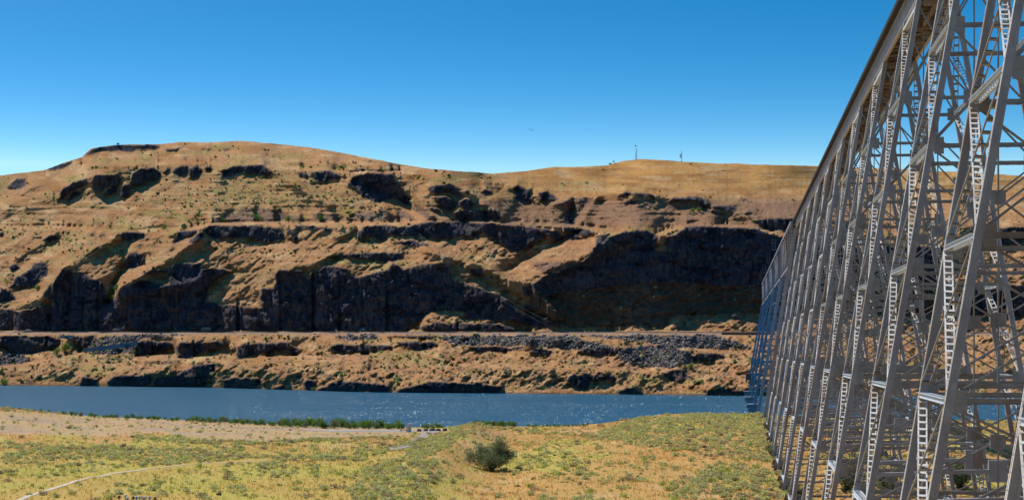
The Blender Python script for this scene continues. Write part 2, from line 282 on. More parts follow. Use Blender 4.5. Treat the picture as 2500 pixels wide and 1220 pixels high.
def masks(PX, PY):
    wx = PX + 2.2 * fbm(PX / 3.2, PY / 6, 0, 1, 63) + 7 * fbm(PX / 30, PY / 22, 0, 3, 1) + 3.0 * fbm(PX / 7, PY / 14, 0, 2, 3); wy = PY + 4.5 * fbm(PX / 26, PY / 26, 0, 3, 2) + 1.5 * fbm(PX / 5, PY / 9, 0, 2, 4)
    cl = np.zeros(PX.shape, bool); st = cl.copy(); sc = cl.copy()
    for L, A in ((CL, cl), (ST, st), (SCREE, sc)):
        for P in L:
            xs = [p[0] for p in P]; yy = [p[1] for p in P]
            bb = (wx > min(xs)) & (wx < max(xs)) & (wy > min(yy)) & (wy < max(yy))
            if bb.any(): A[bb] |= inpoly(wx[bb], wy[bb], P)
    tr = np.zeros(PX.shape, bool)
    for P, h in TREAD:
        q = (PX >= P[0][0]) & (PX <= P[-1][0]) & (np.abs(PY - interp(PX, P) - .8 * fbm(PX / 40, 0 * PX, 0, 3, 9)) < h); tr |= q
    cl &= ~((np.abs(PY - interp(PX, TREAD[3][0])) < 6)); return cl, st, sc, tr & ~cl
cl, st, sc, tr = masks(PX, PY)
base = np.full(PX.shape, .50) + .14 * fbm(PX / 60, PY / 20, 0, 3, 12)
low = PY > 820; base[low] = .30 + .14 * fbm(PX[low] / 50, PY[low] / 14, 0, 3, 13)
lw = PY > 905; base[lw] = .52
rim = interp(PX, [(-600, 0), (1150, 0), (1180, 440), (1300, 462), (1500, 470), (1700, 478), (1900, 520), (2100, 545), (3100, 560)])
pl = (PY < rim); base[pl] = T[pl] + .10 + .09 * fbm(PX[pl] / 90, PY[pl] / 14, 0, 3, 14)
spur = (PX > 150) & (PX < 900) & (PY < 400); base[spur] = np.maximum(T[spur] + .12, .34 + .1 * fbm(PX[spur] / 60, PY[spur] / 20, 0, 3, 15))
W = np.full(PX.shape, 1.0)
base[st] = np.where(PY[st] > 690, 2.0, 1.15); W[st] = np.where(PY[st] > 690, 25, 8); base[sc] = .55
base[cl] = 4.5; W[cl] = 40
base[tr] = T[tr] + .045; W[tr] = 2
base = np.maximum(base, T + .045)
dt = (T[1:] - T[:-1]); g = dt / (base[1:] * .5 + base[:-1] * .5 - .5 * (T[1:] + T[:-1]))
clm = cl[1:] & cl[:-1]; wv = .5 * (W[1:] + W[:-1]); wv[cl[1:] != cl[:-1]] = 1.0
g[cl[1:] ^ cl[:-1]] = (dt / (.9 - .5 * (T[1:] + T[:-1])))[cl[1:] ^ cl[:-1]]
L0 = np.log(EYE * F / (ys - HY)); L = np.empty_like(PX); L[0] = L0; 
gs = g.copy()
for _ in range(600): gs[:, 1:-1] = .25 * gs[:, 2:] + .5 * gs[:, 1:-1] + .25 * gs[:, :-2]
L[1:] = L0 + np.cumsum(gs, 0)
Wh = np.full((NV + 1, NX - 1), .22); Wh[cl[:, 1:] ^ cl[:, :-1]] = .03; Wh[cl[:, 1:] & cl[:, :-1]] = 3.0; Wh[tr[:, 1:] & tr[:, :-1]] = 1.5
def Aop(X):
    R = np.zeros_like(X); d = (X[1:] - X[:-1]) * wv; R[1:] += d; R[:-1] -= d
    h = (X[:, 1:] - X[:, :-1]) * Wh; R[:, 1:] += h; R[:, :-1] -= h; R[0] = 0; return R
bb = np.zeros_like(L); d = g * wv; bb[1:] += d; bb[:-1] -= d
r = bb - Aop(L); r[0] = 0; diag = np.zeros_like(L); diag[1:] += wv; diag[:-1] += wv; diag[:, 1:] += Wh; diag[:, :-1] += Wh; diag[0] = 1
dp = diag.copy(); cpr = np.zeros_like(L)                 # vertical line solver as preconditioner
for j in range(1, NV + 1):
    off = -wv[j - 1] if j > 1 else 0 * wv[0]
    if j > 1: dp[j] = diag[j] - wv[j - 1] ** 2 / dp[j - 1]
def prec(R):
    Y_ = R.copy()
    for j in range(2, NV + 1): Y_[j] += wv[j - 1] * Y_[j - 1] / dp[j - 1]
    Y_[NV] /= dp[NV]
    for j in range(NV - 1, 0, -1): Y_[j] = (Y_[j] + wv[j] * Y_[j + 1]) / dp[j]
    Y_[0] = 0; return Y_
z = prec(r); p = z.copy(); rz = (r * z).sum()
for it in range(260):
    Ap = Aop(p); al = rz / (p * Ap).sum(); L += al * p; r -= al * Ap; z = prec(r); rn = (r * z).sum()
    if rn < 1e-10: break
    p = z + rn / rz * p; rz = rn
ramp_ = np.vstack([np.zeros((1, NX)), np.cumsum(dt / 6.0, 0)]); L = np.maximum.accumulate(L - ramp_, 0) + ramp_; print('cg', it, rn)
# finer grid
K = 2; gx2 = np.arange(gx[0], gx[-1] + .1, DX / K); v2 = np.linspace(0, 1, NV * K + 1)
def up(A):
    B = np.stack([np.interp(v2, vv, A[:, i]) for i in range(A.shape[1])], 1); return np.stack([np.interp(gx2, gx, B[j]) for j in range(B.shape[0])], 0)
L2 = up(L); PY2 = up(PY); PX2 = np.repeat(gx2[None], len(v2), 0)
ysub = interp(gx2, RIDGE)
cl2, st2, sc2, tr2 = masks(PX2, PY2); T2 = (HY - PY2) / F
def blur(A, n=1):
    A = A.astype(float)
    for _ in range(n):
        A[1:-1] = .25 * A[2:] + .5 * A[1:-1] + .25 * A[:-2]; A[:, 1:-1] = .25 * A[:, 2:] + .5 * A[:, 1:-1] + .25 * A[:, :-2]
    return A
clf = blur(cl2, 1); D = np.exp(L2)
grass = 1 - np.maximum(clf, blur(tr2, 2))
nG = fbm(PX2 / 70, PY2 / 45, 0, 3, 31) * 6.0 + fbm(PX2 / 22 + PY2 / 30, PY2 / 18, 0, 3, 32) * 2.2
nT = fbm(PX2 / 60 + 3 * fbm(PX2 / 90, PY2 / 40, 0, 2, 8), PY2 / 5.2 + .8 * fbm(PX2 / 80, PY2 / 30, 0, 2, 7), 0, 2, 33) * (1.4 + .45 * (1 - sm(PY2, 520, 600)))
nR = -1.7 * sm(np.abs(fbm(PX2 / 26 + .6 * fbm(PX2 / 14, PY2 / 14, 0, 2, 67), PY2 / 75, 0, 3, 68)), .0, .09) + np.abs(fbm(PX2 / 9, PY2 / 26, 0, 2, 34)) * -1.6 + fbm(PX2 / 7, PY2 / 9, 0, 3, 35) * .7 + np.abs(fbm(PX2 / 34, PY2 / 30, 0, 3, 36)) * -5
rough_z = np.clip(1.1 * sm(PX2, 1000, 1150) * sm(PY2, 560, 590) + sm(PY2, 825, 850) * .9 + .35 * sm(PX2, 900, 1300) * sm(PY2, 470, 520), 0, 1)
nS = fbm(PX2 / 12, PY2 / 8, 0, 4, 37) * 3.0 * rough_z
SPUR = [([(285, 578), (208, 622), (152, 658), (112, 718), (60, 745)], 16, 15), ([(480, 588), (381, 650), (297, 706)], 15, 15), ([(850, 608), (761, 642), (677, 662)], 14, 10), ([(655, 412), (741, 465), (800, 500)], 12, 12), ([(985, 425), (1045, 520), (1080, 540)], 10, 10), ([(1073, 432), (1169, 483), (1223, 531)], 12, 14), ([(1040, 612), (1188, 656), (1297, 713), (1348, 764)], 15, 20), ([(1540, 570), (1450, 611), (1316, 668), (1250, 700)], 16, 11), ([(560, 660), (470, 690), (300, 720)], 12, 8), ([(330, 395), (200, 440), (60, 500)], 26, 14), ([(1350, 500), (1500, 470), (1700, 490), (1830, 530)], 14, 8), ([(1420, 545), (1440, 510), (1460, 480)], 12, 8), ([(130, 420), (60, 470), (-20, 540)], 20, 10)]
GUL = [([(1420, 560), (1300, 625), (1230, 660)], 12, 12), ([(870, 560), (830, 620), (800, 640)], 14, 8), ([(300, 655), (280, 690), (265, 735)], 10, 14), ([(1400, 490), (1395, 545)], 9, 10), ([(180, 560), (130, 600), (60, 640)], 20, 10), ([(560, 660), (520, 690), (500, 730)], 12, 9), ([(870, 440), (1000, 500), (1130, 545)], 22, 10)]
def linedist(P):
    best = np.full(PX2.shape, 1e9)
    for (x0, y0), (x1, y1) in zip(P[:-1], P[1:]):
        u = np.clip(((PX2 - x0) * (x1 - x0) + (PY2 - y0) * (y1 - y0)) / ((x1 - x0) ** 2 + (y1 - y0) ** 2), 0, 1); best = np.minimum(best, np.hypot(PX2 - x0 - u * (x1 - x0), PY2 - y0 - u * (y1 - y0)))
    return best
relief = np.zeros(PX2.shape)
for S_, sg in ((SPUR, -1), (GUL, 1)):
    for P, w_, A_ in S_: relief += sg * A_ * np.exp(-(linedist(P) / w_) ** 1.5)
dgx = PX2 * .55 + PY2 * .83; dgy = -PX2 * .83 + PY2 * .55
nD = (np.abs(fbm(dgx / 26, dgy / 90, 0, 3, 39)) - .2) * -6.5 * sm(PY2, 380, 430) * (.45 + .55 * sm(PY2, 520, 570)) * (1 - .6 * sm(PX2, 1200, 1400)) + (np.abs(fbm(dgx / 10, dgy / 26, 0, 3, 40)) - .2) * -3.2 * sm(PY2, 540, 570)
edge = np.minimum(1, np.minimum(v2 * 25, (1 - v2) * 14))[:, None]
D = D + edge * relief + edge * (grass * (nD + nG + nS + nT * (PY2 < 800)) + clf * nR + blur(sc2, 1) * fbm(PX2 / 3.5, PY2 / 3., 0, 2, 38) * 1.2)
Dm = np.maximum.accumulate(D - 6, 0); D = np.maximum(D, Dm)
X = D * (PX2 - CX) / F; Z = D * T2 + EYE
NR, NC = D.shape
# rows behind the ridge and below the waterline
def ext(k, dz): return X[-1] * k, D[-1] * k, Z[-1] - dz
rows = [(X, D, Z)]
b1 = ext(1.03, 2 + 1.0); b2 = ext(1.25, 30); b3 = ext(2.5, 90)
Xa = np.vstack([X[:1] * .97, X] + [b[0][None] for b in (b1, b2, b3)]); Ya = np.vstack([D[:1] * .97, D] + [b[1][None] for b in (b1, b2, b3)]); Za = np.vstack([Z[:1] * 0 - 6, Z] + [b[2][None] for b in (b1, b2, b3)])
# colours
def el_(px, py, cx_, cy_, rx, ry): return np.clip(1.3 - ((px - cx_) / rx) ** 2 - ((py - cy_) / ry) ** 2, 0, 1) * sm(fbm(px / 9, py / 9, 0, 3, 66), -.3, .3)
def mix3(a, b, t): return a + (np.asarray(b) - a) * t[..., None]
gold = np.zeros(PX2.shape + (3,)) + np.array([.395, .215, .096])
gold = mix3(gold, (.33, .16, .06), sm(fbm(PX2 / 55, PY2 / 14, 0, 4, 41), .0, .45))
gold = mix3(gold, (.48, .31, .155), sm(fbm(PX2 / 40, PY2 / 10, 0, 4, 42), .05, .4))
gold = mix3(gold, (.27, .22, .07), .6 * sm(fbm(PX2 / 60, PY2 / 12, 0, 4, 43), .12, .4))
pq = sm(PX2, 1150, 1350) * (1 - sm(PY2, 440, 520)); gold = mix3(gold, (.42, .225, .055), .7 * (PY2 < rim.max()) * sm(PX2, 1150, 1350) * (1 - sm(PY2, 440, 500)))
gold = mix3(gold, (.27, .125, .035), pq * .75 * sm(fbm(PX2 / 90, PY2 / 7, 0, 4, 53), .0, .35)); gold = mix3(gold, (.42, .31, .16), pq * .7 * sm(fbm(PX2 / 60, PY2 / 6, 0, 4, 54), .1, .4)); rb_ = sm(PX2, 1050, 1250) * sm(PY2, 560, 600) * (1 - sm(PY2, 790, 815)); gold = mix3(gold, (.28, .15, .085), rb_ * .75 * sm(fbm(PX2 / 22, PY2 / 12, 0, 4, 57), -.25, .3)); low_ = sm(PY2, 545, 600); gold = mix3(gold, (.37, .19, .09), low_ * .5 * sm(fbm(PX2 / 70, PY2 / 25, 0, 3, 52), -.3, .3))
pur = sm(PX2, 1000, 1200) * (1 - sm(PX2, 2050, 2200)) * sm(PY2, 478, 500) * (1 - sm(PY2, 545, 565)); gold = mix3(gold, (.235, .135, .085), pur * .85)
gold = mix3(gold, (.27, .16, .09), .65 * sm(fbm(PX2 / 18, PY2 / 6, 0, 4, 44), .1, .35) * np.clip(sm(PY2, 800, 830) + .4, 0, 1))
gpatch = np.zeros(PX2.shape)
for (cx_, cy_, rx, ry) in ((560, 490, 220, 45), (800, 480, 90, 40), (170, 590, 90, 35), (60, 560, 110, 12), (1400, 455, 150, 15), (700, 430, 250, 20), (350, 440, 120, 40), (500, 855, 160, 30), (1000, 880, 120, 22), (230, 880, 110, 30), (1780, 520, 60, 12), (900, 640, 130, 25)): gpatch = np.maximum(gpatch, 1 - ((PX2 - cx_) / rx) ** 2 - ((PY2 - cy_) / ry) ** 2)
gold = mix3(gold, (.27, .25, .10), np.clip(gpatch, 0, 1) * sm(fbm(PX2 / 8, PY2 / 5, 0, 3, 45), -.1, .3) * .6)
rock = np.zeros(PX2.shape + (3,)) + np.array([.060, .056, .070])
rock = mix3(rock, (.12, .075, .055), sm(fbm(PX2 / 12, PY2 / 40, 0, 4, 46), .0, .4) * np.clip(1.3 * sm(PY2, 690, 760) + .25, 0, 1))
rock = mix3(rock, (.105, .088, .085), sm(fbm(PX2 / 45, PY2 / 28, 0, 4, 64), .0, .45) * .8); rock = mix3(rock, (.022, .022, .03), sm(fbm(PX2 / 30, PY2 / 16, 0, 4, 65), .12, .4)); rock = mix3(rock, (.038, .037, .05), sm(fbm(PX2 / 5, PY2 / 14, 0, 3, 47), .0, .3))
rock = mix3(rock, (.14, .105, .08), sm(fbm(PX2 / 20, PY2 / 5, 0, 4, 48), .3, .5) * .5)
scr = np.zeros(PX2.shape + (3,)) + np.array([.14, .105, .10]); scr = mix3(scr, (.04, .035, .04), sm(fbm(PX2 / 2.5, PY2 / 2.5, 0, 2, 49), -.1, .2))
scr = mix3(scr, (.27, .24, .22), sm(fbm(PX2 / 2.2, PY2 / 2.2, 0, 2, 50), .25, .5))
col = mix3(gold, 0, 0 * clf) * 1.0
col = col * (1 - clf[..., None]) + rock * clf[..., None]
stf = blur(st2, 2) * (1 - clf); col = col * (1 - .75 * stf[..., None]) + .75 * stf[..., None] * (np.array([.17, .115, .095]) * (1 - .6 * sm(PY2, 640, 690) * (1 - .8 * el_(PX2, PY2, 1560, 735, 70, 55)))[..., None])  # talus darkened in colour for slope shade and the big cliff's cast shadow
sf = blur(sc2, 1) * (1 - clf); col = col * (1 - sf[..., None]) + scr * sf[..., None]
roadm = (np.abs(PY2 - interp(PX2, [(-600, 813), (0, 812), (1750, 813), (3100, 815)])) < 3.2) & (PX2 < 2600); rf = .8 * blur(roadm, 1)[..., None]; col = col * (1 - rf) + rf * np.array([.23, .18, .165])
rk = sm(fbm(PX2 / 9, PY2 / 3.5, 0, 3, 51), .32, .45) * (1 - clf) * (.35 + .5 * sm(PY2, 820, 860)); col = col * (1 - rk[..., None]) + rk[..., None] * np.array([.10, .07, .055])
wet = sm(PY2, ys.mean() - 0, ys.mean() + 0.01) * 0; bank = (1 - np.clip((v2 * NV * K - .5) / 2.2, 0, 1))[:, None] * np.ones(NC)[None]; col = col * (1 - .75 * bank[..., None]) + .75 * bank[..., None] * np.array([.04, .035, .03])
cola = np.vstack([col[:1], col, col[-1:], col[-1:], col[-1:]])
def gridmesh(name, X, Y, Z, col):
    nr, nc = X.shape; V = np.stack([X, Y, Z], -1).reshape(-1, 3); i = np.arange(nr * nc).reshape(nr, nc)
    Fq = np.stack([i[:-1, :-1], i[:-1, 1:], i[1:, 1:], i[1:, :-1]], -1).reshape(-1, 4); return mesh_np(name, V, Fq, col.reshape(-1, 3))
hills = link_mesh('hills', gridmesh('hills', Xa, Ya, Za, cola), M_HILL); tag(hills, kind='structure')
def hp(px, py):
    """point of the hill surface seen in direction (px, py)"""
    i = int(round((px - gx2[0]) / (DX / K))); colY = PY2[:, i]; j = np.interp(-py, -colY, np.arange(NR)); j0 = int(min(NR - 2, j)); t = j - j0
    return Vector((X[j0, i] * (1 - t) + X[j0 + 1, i] * t, D[j0, i] * (1 - t) + D[j0 + 1, i] * t, Z[j0, i] * (1 - t) + Z[j0 + 1, i] * t))
# ------------------------------------------------------------------ river
water = mesh_np('river', [(-2600, -60, 0), (2600, -60, 0), (2600, 1500, 0), (-2600, 1500, 0)], [(0, 1, 2, 3)]); water = link_mesh('river', water, M_WATER); tag(water, kind='structure')
# ------------------------------------------------------------------ near bank and field
CREST = [(-900, 985), (-300, 990), (0, 995), (100, 1006), (200, 1016), (330, 1023), (450, 1029), (700, 1041), (880, 1046), (1000, 1047), (1085, 1046), (1110, 1043), (1150, 1039), (1220, 1043), (1260, 1045), (1400, 1042), (1480, 1035), (1550, 1024), (1620, 1014), (1700, 1011), (1860, 1012), (1950, 1020), (2300, 1030), (2500, 1030), (3400, 1034)]
def ground_rel(x, y):
    """height of the ground relative to the eye"""
    x = np.asarray(x, float); y = np.asarray(y, float); px = CX + F * x / np.maximum(y, 30); px = np.clip(px, -900, 3400)
    zc = -(interp(px, CREST) - HY) / F * 478
    z = np.interp(y, [-200, 4, 60, 220, 310], [-1.7, -1.9, -19.5, -20.6, -20.2]) * 1.0
    t = sm(y, 315, 470); z = z * (1 - t) + zc * t
    t2 = sm(y, 486, 545); z = z * (1 - t2) + (-27.5) * t2
    # low embankment with a hollow right of it
    ax, ay, bx, by = -16., 215., -9., 470.; u = np.clip(((x - ax) * (bx - ax) + (y - ay) * (by - ay)) / ((bx - ax) ** 2 + (by - ay) ** 2), 0, 1)
    dd = x - (ax + (bx - ax) * u); z = z + 1.5 * np.exp(-((dd) / 4.5) ** 2) * sm(y, 200, 240) * (1 - sm(y, 455, 478)) - .9 * np.exp(-((dd - 12) / 6.) ** 2) * sm(y, 230, 290) * (1 - sm(y, 430, 470))
    e = sm(y, 80, 150) * (1 - sm(y, 470, 500)); z = z + e * (.45 * fbm(x / 22, y / 30, 0, 3, 61) + .12 * fbm(x / 4, y / 4, 0, 2, 62))
    return z
def gz(x, y): return float(ground_rel(x, y)) + EYE
def gp(px, py, lo=150, hi=482):
    """point of the near ground seen in direction (px, py)"""
    ds = np.linspace(lo, hi, 700); r = ground_rel(ds * (px - CX) / F, ds); yy = HY - F * r / ds; k = np.where(yy <= py)[0]; d = ds[k[0]] if len(k) else hi
    return Vector((d * (px - CX) / F, d, gz(d * (px - CX) / F, d)))
qd = np.concatenate([np.linspace(-150, 20, 8), np.linspace(30, 200, 40), np.linspace(201, 500, 420), np.linspace(503, 600, 20)]); qs = np.concatenate([np.linspace(-1, -.36, 40), np.linspace(-.35, .42, 700), np.linspace(.43, 1, 40)])
Q = np.maximum(qd, 120)[:, None] * qs[None]; Yq = np.repeat(qd[:, None], len(qs), 1); Zr = ground_rel(Q, Yq)
PXg = CX + F * Q / np.maximum(Yq, 30); PYg = HY - F * Zr / np.maximum(Yq, 30)
def el(px, py, cx_, cy_, rx, ry): return np.clip(1 - ((px - cx_) / rx) ** 2 - ((py - cy_) / ry) ** 2, 0, 1)
BEIGE = [(-900, 975), (200, 1012), (450, 1026), (700, 1038), (1000, 1044), (1090, 1044), (1000, 1062), (780, 1070), (640, 1078), (500, 1072), (380, 1056), (250, 1066), (100, 1062), (-900, 1068)]
def gcol(px, py, x, y):
    c = np.zeros(px.shape + (3,)) + np.array([.40, .25, .085])
    c = mix3(c, (.42, .225, .07), sm(fbm(x / 14, y / 34, 0, 4, 71), .0, .5) * .8)
    c = mix3(c, (.36, .30, .075), sm(fbm(x / 12, y / 30, 0, 4, 72), .0, .4))
    c = mix3(c, (.44, .31, .16), sm(fbm(x / 7, y / 14, 0, 4, 73), .3, .55) * .6)
    left = (1 - sm(px, 900, 1100)) * sm(py, 1070, 1110); c = mix3(c, (.34, .30, .055), left * .4)
    be = inpoly(px + 25 * fbm(x / 9, y / 20, 0, 3, 74), py + 5 * fbm(x / 9, y / 20, 0, 3, 75), BEIGE).astype(float); c = mix3(c, (.39, .275, .155), be * .85); c = mix3(c, (.30, .23, .19), be * .6 * sm(fbm(x / 9, y / 12, 0, 4, 76), .05, .3))
    g1 = np.maximum.reduce([el(px, py, 1200, 1060, 55, 14), el(px, py, 1420, 1052, 90, 7), el(px, py, 1150, 1090, 40, 25)]); c = mix3(c, (.46, .29, .15), np.clip(g1 * 2, 0, 1) * .6)
    return c
ground = link_mesh('ground', gridmesh('ground', Q, Yq, Zr + EYE, gcol(PXg, PYg, Q, Yq)), M_GROUND); tag(ground, kind='structure')
M_GRAVEL = simple('grey_gravel', (.22, .19, .19), (.34, .30, .29), 1.5, .95, .5, .05); M_DIRT = simple('pale_dirt', (.42, .34, .26), (.54, .46, .37), 1.0, .95, .4, .05)
def strip(name, pts, wd, mat, lift=.05):
    P = [gp(*p) for p in pts]; V = []; Fq = []; Q_ = []
    for a, b in zip(P[:-1], P[1:]):
        n = max(2, int((b - a).length / 1.5)); Q_ += [a.lerp(b, i / n) for i in range(n)]
    Q_.append(P[-1]); m_ = 5
    for i, q in enumerate(Q_):
        t = (Q_[min(i + 1, len(Q_) - 1)] - Q_[max(i - 1, 0)]); t.z = 0; t.normalize(); s_ = Vector((t.y, -t.x, 0)); w = wd * (1 + .25 * float(vn(i / 6., 0, 0, 5)))
        for k in range(m_ + 1): p_ = q + s_ * (w * (k / m_ - .5)); V.append((p_.x, p_.y, gz(p_.x, p_.y) + lift))
    for i in range(len(Q_) - 1):
        for k in range(m_): a = i * (m_ + 1) + k; Fq.append((a, a + 1, a + m_ + 2, a + m_ + 1))
    return tag(link_mesh(name, mesh_np(name, V, Fq), mat), kind='structure')
strip('dirt_path', [(40, 1222), (130, 1192), (215, 1166), (300, 1152), (360, 1144), (420, 1138), (470, 1133), (560, 1129), (650, 1123)], .8, M_DIRT)
strip('gravel_road', [(770, 1052), (860, 1050), (960, 1051), (1040, 1050), (1095, 1049)], 9, M_GRAVEL); strip('gravel_track', [(1055, 1052), (1035, 1062), (1015, 1075), (995, 1088), (950, 1098)], 3.2, M_GRAVEL, .09)

# wave facets added for glints, each tilted to mirror the sun to the camera
rng = np.random.default_rng(55); n = 60000; y = 500 + 460 * rng.random(n) ** 1.1; x = (rng.random(n) * .62 - .29) * y; px = CX + F * x / y; clus = sm(fbm(x / 60, y / 9, 0, 3, 56), -.25, .3); kp = rng.random(n) < (.25 + .75 * sm(px, 300, 900)) * clus * (1 - .55 * sm(y, 720, 900)); x, y = x[kp], y[kp]; n = len(x)
hv = np.array([SUNV.x, SUNV.y, SUNV.z]) + np.stack([-x, -y, 0 * x + EYE], 1) / np.hypot(x, y)[:, None]; hv /= np.linalg.norm(hv, axis=1)[:, None]; hv = hv + rng.normal(size=(n, 3)) * .10; hv /= np.linalg.norm(hv, axis=1)[:, None]
a_ = np.cross(hv, np.array([0, 0, 1.])); a_ /= np.linalg.norm(a_, axis=1)[:, None]; b_ = np.cross(hv, a_); sz = (.018 + .04 * rng.random(n) ** 3)[:, None]; P = np.stack([x, y, .04 + 0 * x], 1)
V = np.stack([P - a_ * sz * 1.6 - b_ * sz, P + a_ * sz * 1.6 - b_ * sz, P + a_ * sz * 1.6 + b_ * sz, P - a_ * sz * 1.6 + b_ * sz], 1).reshape(-1, 3)
m, nt, b = newmat('wavelet_water'); b.inputs['Base Color'].default_value = (.006, .085, .20, 1); b.inputs['Roughness'].default_value = .26; b.inputs['IOR'].default_value = 1.33
tag(link_mesh('wavelets', mesh_np('wavelets', V, np.arange(4 * n).reshape(n, 4)), m), 'small glinting wavelets all over the river', 'waves', kind='stuff')
# ------------------------------------------------------------------ railway viaduct
PHI = math.atan(540.0 / F); sP, cP = math.sin(PHI), math.cos(PHI); QC = 17.2 * cP
def sd(d): return (d + 10.5 * sP) / cP
def WP(s, c, z): q = QC + c; return Vector((s * sP + q * cP, s * cP - q * sP, z + EYE))
US = Vector((sP, cP, 0)); UC = Vector((cP, -sP, 0)); UZ = Vector((0, 0, 1))
def half(z): return 6.69 - .171 * z
ZG = 29.3; BENT = [(52.0, 64.3), (87.0, 99.2), (120.6, 132.6), (156.0, 167.6), (190.7, 202.8), (225.9, 237.6), (261.4, 273.6), (297.0, 309.5), (333.0, 345.0), (370.2, 382.2), (405.9, 418.0)]
LV = [28.6, 20.9, 13.07, 5.23, -2.6, -10.45]; LW = .41; LDp = .42
viaduct = tag(empty('railway_viaduct', WP(sd(240), 0, -EYE), 0), 'tall grey steel trestle railway bridge crossing the field and the river', 'bridge')
INV = None
def vb(mb, name, mat, parent, smooth=False): return mb.build(name, mat, parent, smooth)
bpy.context.view_layer.update()
OFF = viaduct.location.copy()
class VB(MB):
    """collects in world space, stored relative to the viaduct's base"""
    def build(s, name, mat, parent, smooth=False):
        s.v = [(a[0] - OFF.x, a[1] - OFF.y, a[2] - OFF.z) for a in s.v]; return MB.build(s, name, mat, parent, smooth)
def lp(s, sg, z, inset=LW / 2): return WP(s, sg * (half(z) - inset), z)
def rivets(mb, s, sg, z0, z1, face_s):
    n = int((z1 - z0) / .17)
    for k in range(n):
        z = z0 + (k + .5) * .17
        for ins in (.05, .13, LW - .13, LW - .05):
            if ins in (.13, LW - .13) and k % 2: continue
            c = lp(s, sg, z, ins) - US * face_s; mb.box(c, (.042, .03, .042), -PHI)
def leg(tower, s, sg, zb, det, inner):
    mb = VB(); a = lp(s, sg, zb); b = lp(s, sg, ZG); mb.beam(a, b, LW, LDp, UC)
    if det >= 1:                                                            # edge angles and cover plates standing proud of the web
        for sd_ in (-1, 1):
            mb.beam(a, b, .10, .02, UC, o=(sd_ * (LW / 2 - .055), 0)); 
        t = (b - a).normalized(); nrm = US
        for fs in (-1, 1):
            for e in (-1, 1):
                o_ = nrm * fs * (LDp / 2 + .012) + UC * e * (LW / 2 - .07); mb.beam(a + o_, b + o_, .13, .024, UC)
        for z in LV[1:]:
            if z > zb + 2:
                for fs in (-1, 1): mb.beam(lp(s, sg, z - .95) + nrm * fs * (LDp / 2 + .026), lp(s, sg, z + .95) + nrm * fs * (LDp / 2 + .026), LW - .03, .03, UC)
        n = int((ZG - zb) / .62)                                            # batten plates on the outer side
        for k in range(n):
            z = zb + (k + .5) * .62; o_ = UC * sg * (LW / 2 + .004); c = lp(s, sg, z) + o_; mb.beam(c - UZ * .14, c + UZ * .14, LDp - .06, .016, US)
    if det >= 2: rivets(mb, s, sg, max(zb, -21), ZG - .5, LDp / 2 + .03)
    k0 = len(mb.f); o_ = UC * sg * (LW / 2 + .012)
    for e in (-1, 1): mb.beam(a + o_ + US * e * (LDp / 2 - .05), b + o_ + US * e * (LDp / 2 - .05), .14, .026, US)  # outer edge strips paler, the sun on them put into the colour
    l = vb(mb, 'leg', [M_STEEL, M_STEEL_LIT], tower); l.data.polygons.foreach_set('material_index', [0] * k0 + [1] * (len(l.data.polygons) - k0)); f = VB(); p = lp(s, sg, zb)
    f.box(p - UZ * .08, (1.0, 1.0, .16), -PHI)
    for e in (-1, 1): f.beam(p + UC * e * .55 - UZ * .05, p + UC * e * .2 + UZ * .9, .06, .5, US)
    vb(f, 'base_plate', M_RUST, tower)
    g = VB(); g.beam(p - UZ * 3.2, p - UZ * .15, 2.3, 2.3, UC, 1.5, 1.5); vb(g, 'footing', M_FOOT, tower)
    return l
def chan(mb, a, b, side, out, dz=.25):
    """channel beam, web vertical, flanges pointing along out"""
    mb.beam(a, b, .02, dz, side); 
    for e in (-1, 1): o_ = Vector(out) * .055 + UZ * e * (dz / 2 - .008); mb.beam(a + o_, b + o_, .11, .018, side)
def lstrut(tower, s1, s2, sg, z, det):
    mb = VB(); p = [lp(s1, sg, z, i) for i in (.0, LW)]; q = [lp(s2, sg, z, i) for i in (.0, LW)]; e = US * (LDp / 2)
    if det:
        chan(mb, p[0] + e, q[0] - e, UC, UC * -sg * -1); chan(mb, p[1] + e, q[1] - e, UC, UC * -sg)
        n = 26 if det >= 2 else 14
        for k in range(n):
            for zz in (-.13, .13):
                a = (p[k % 2] + e).lerp(q[k % 2] - e, k / n) + UZ * zz; b = (p[1 - k % 2] + e).lerp(q[1 - k % 2] - e, (k + 1) / n) + UZ * zz; mb.beam(a, b, .065, .014, US.cross(UZ))
    else: mb.beam(p[0].lerp(p[1], .5) + e, q[0].lerp(q[1], .5) - e, LW, .26, UC)
    vb(mb, 'longitudinal_strut', M_STRUT, tower)
def tstrut(tower, s, z, det, arch=0):
    mb = VB(); h = half(z) - LW; a = WP(s, -h, z); b = WP(s, h, z)
    if det:
        for e in (-1, 1): chan(mb, a + US * e * .21, b + US * e * .21, US, US * -e * -.0 + US * e * .0 + US * e * .05)
        n = int(2 * h / .42)
        for k in range(n):
            for zz in (-.135, .135):
                e = 1 if k % 2 else -1; mb.beam(a.lerp(b, k / n) + US * e * .2 + UZ * zz, a.lerp(b, (k + 1) / n) - US * e * .2 + UZ * zz, .06, .016, US)
    else: mb.beam(a, b, .44, .25, US)
    for sg in (-1, 1):                                                      # gusset plates
        g = WP(s, sg * (h - .28), z) - US * .24
        mb.beam(g - UZ * .55, g + UZ * .55, .62, .02, UC)
    vb(mb, 'transverse_strut', M_BRACE, tower)
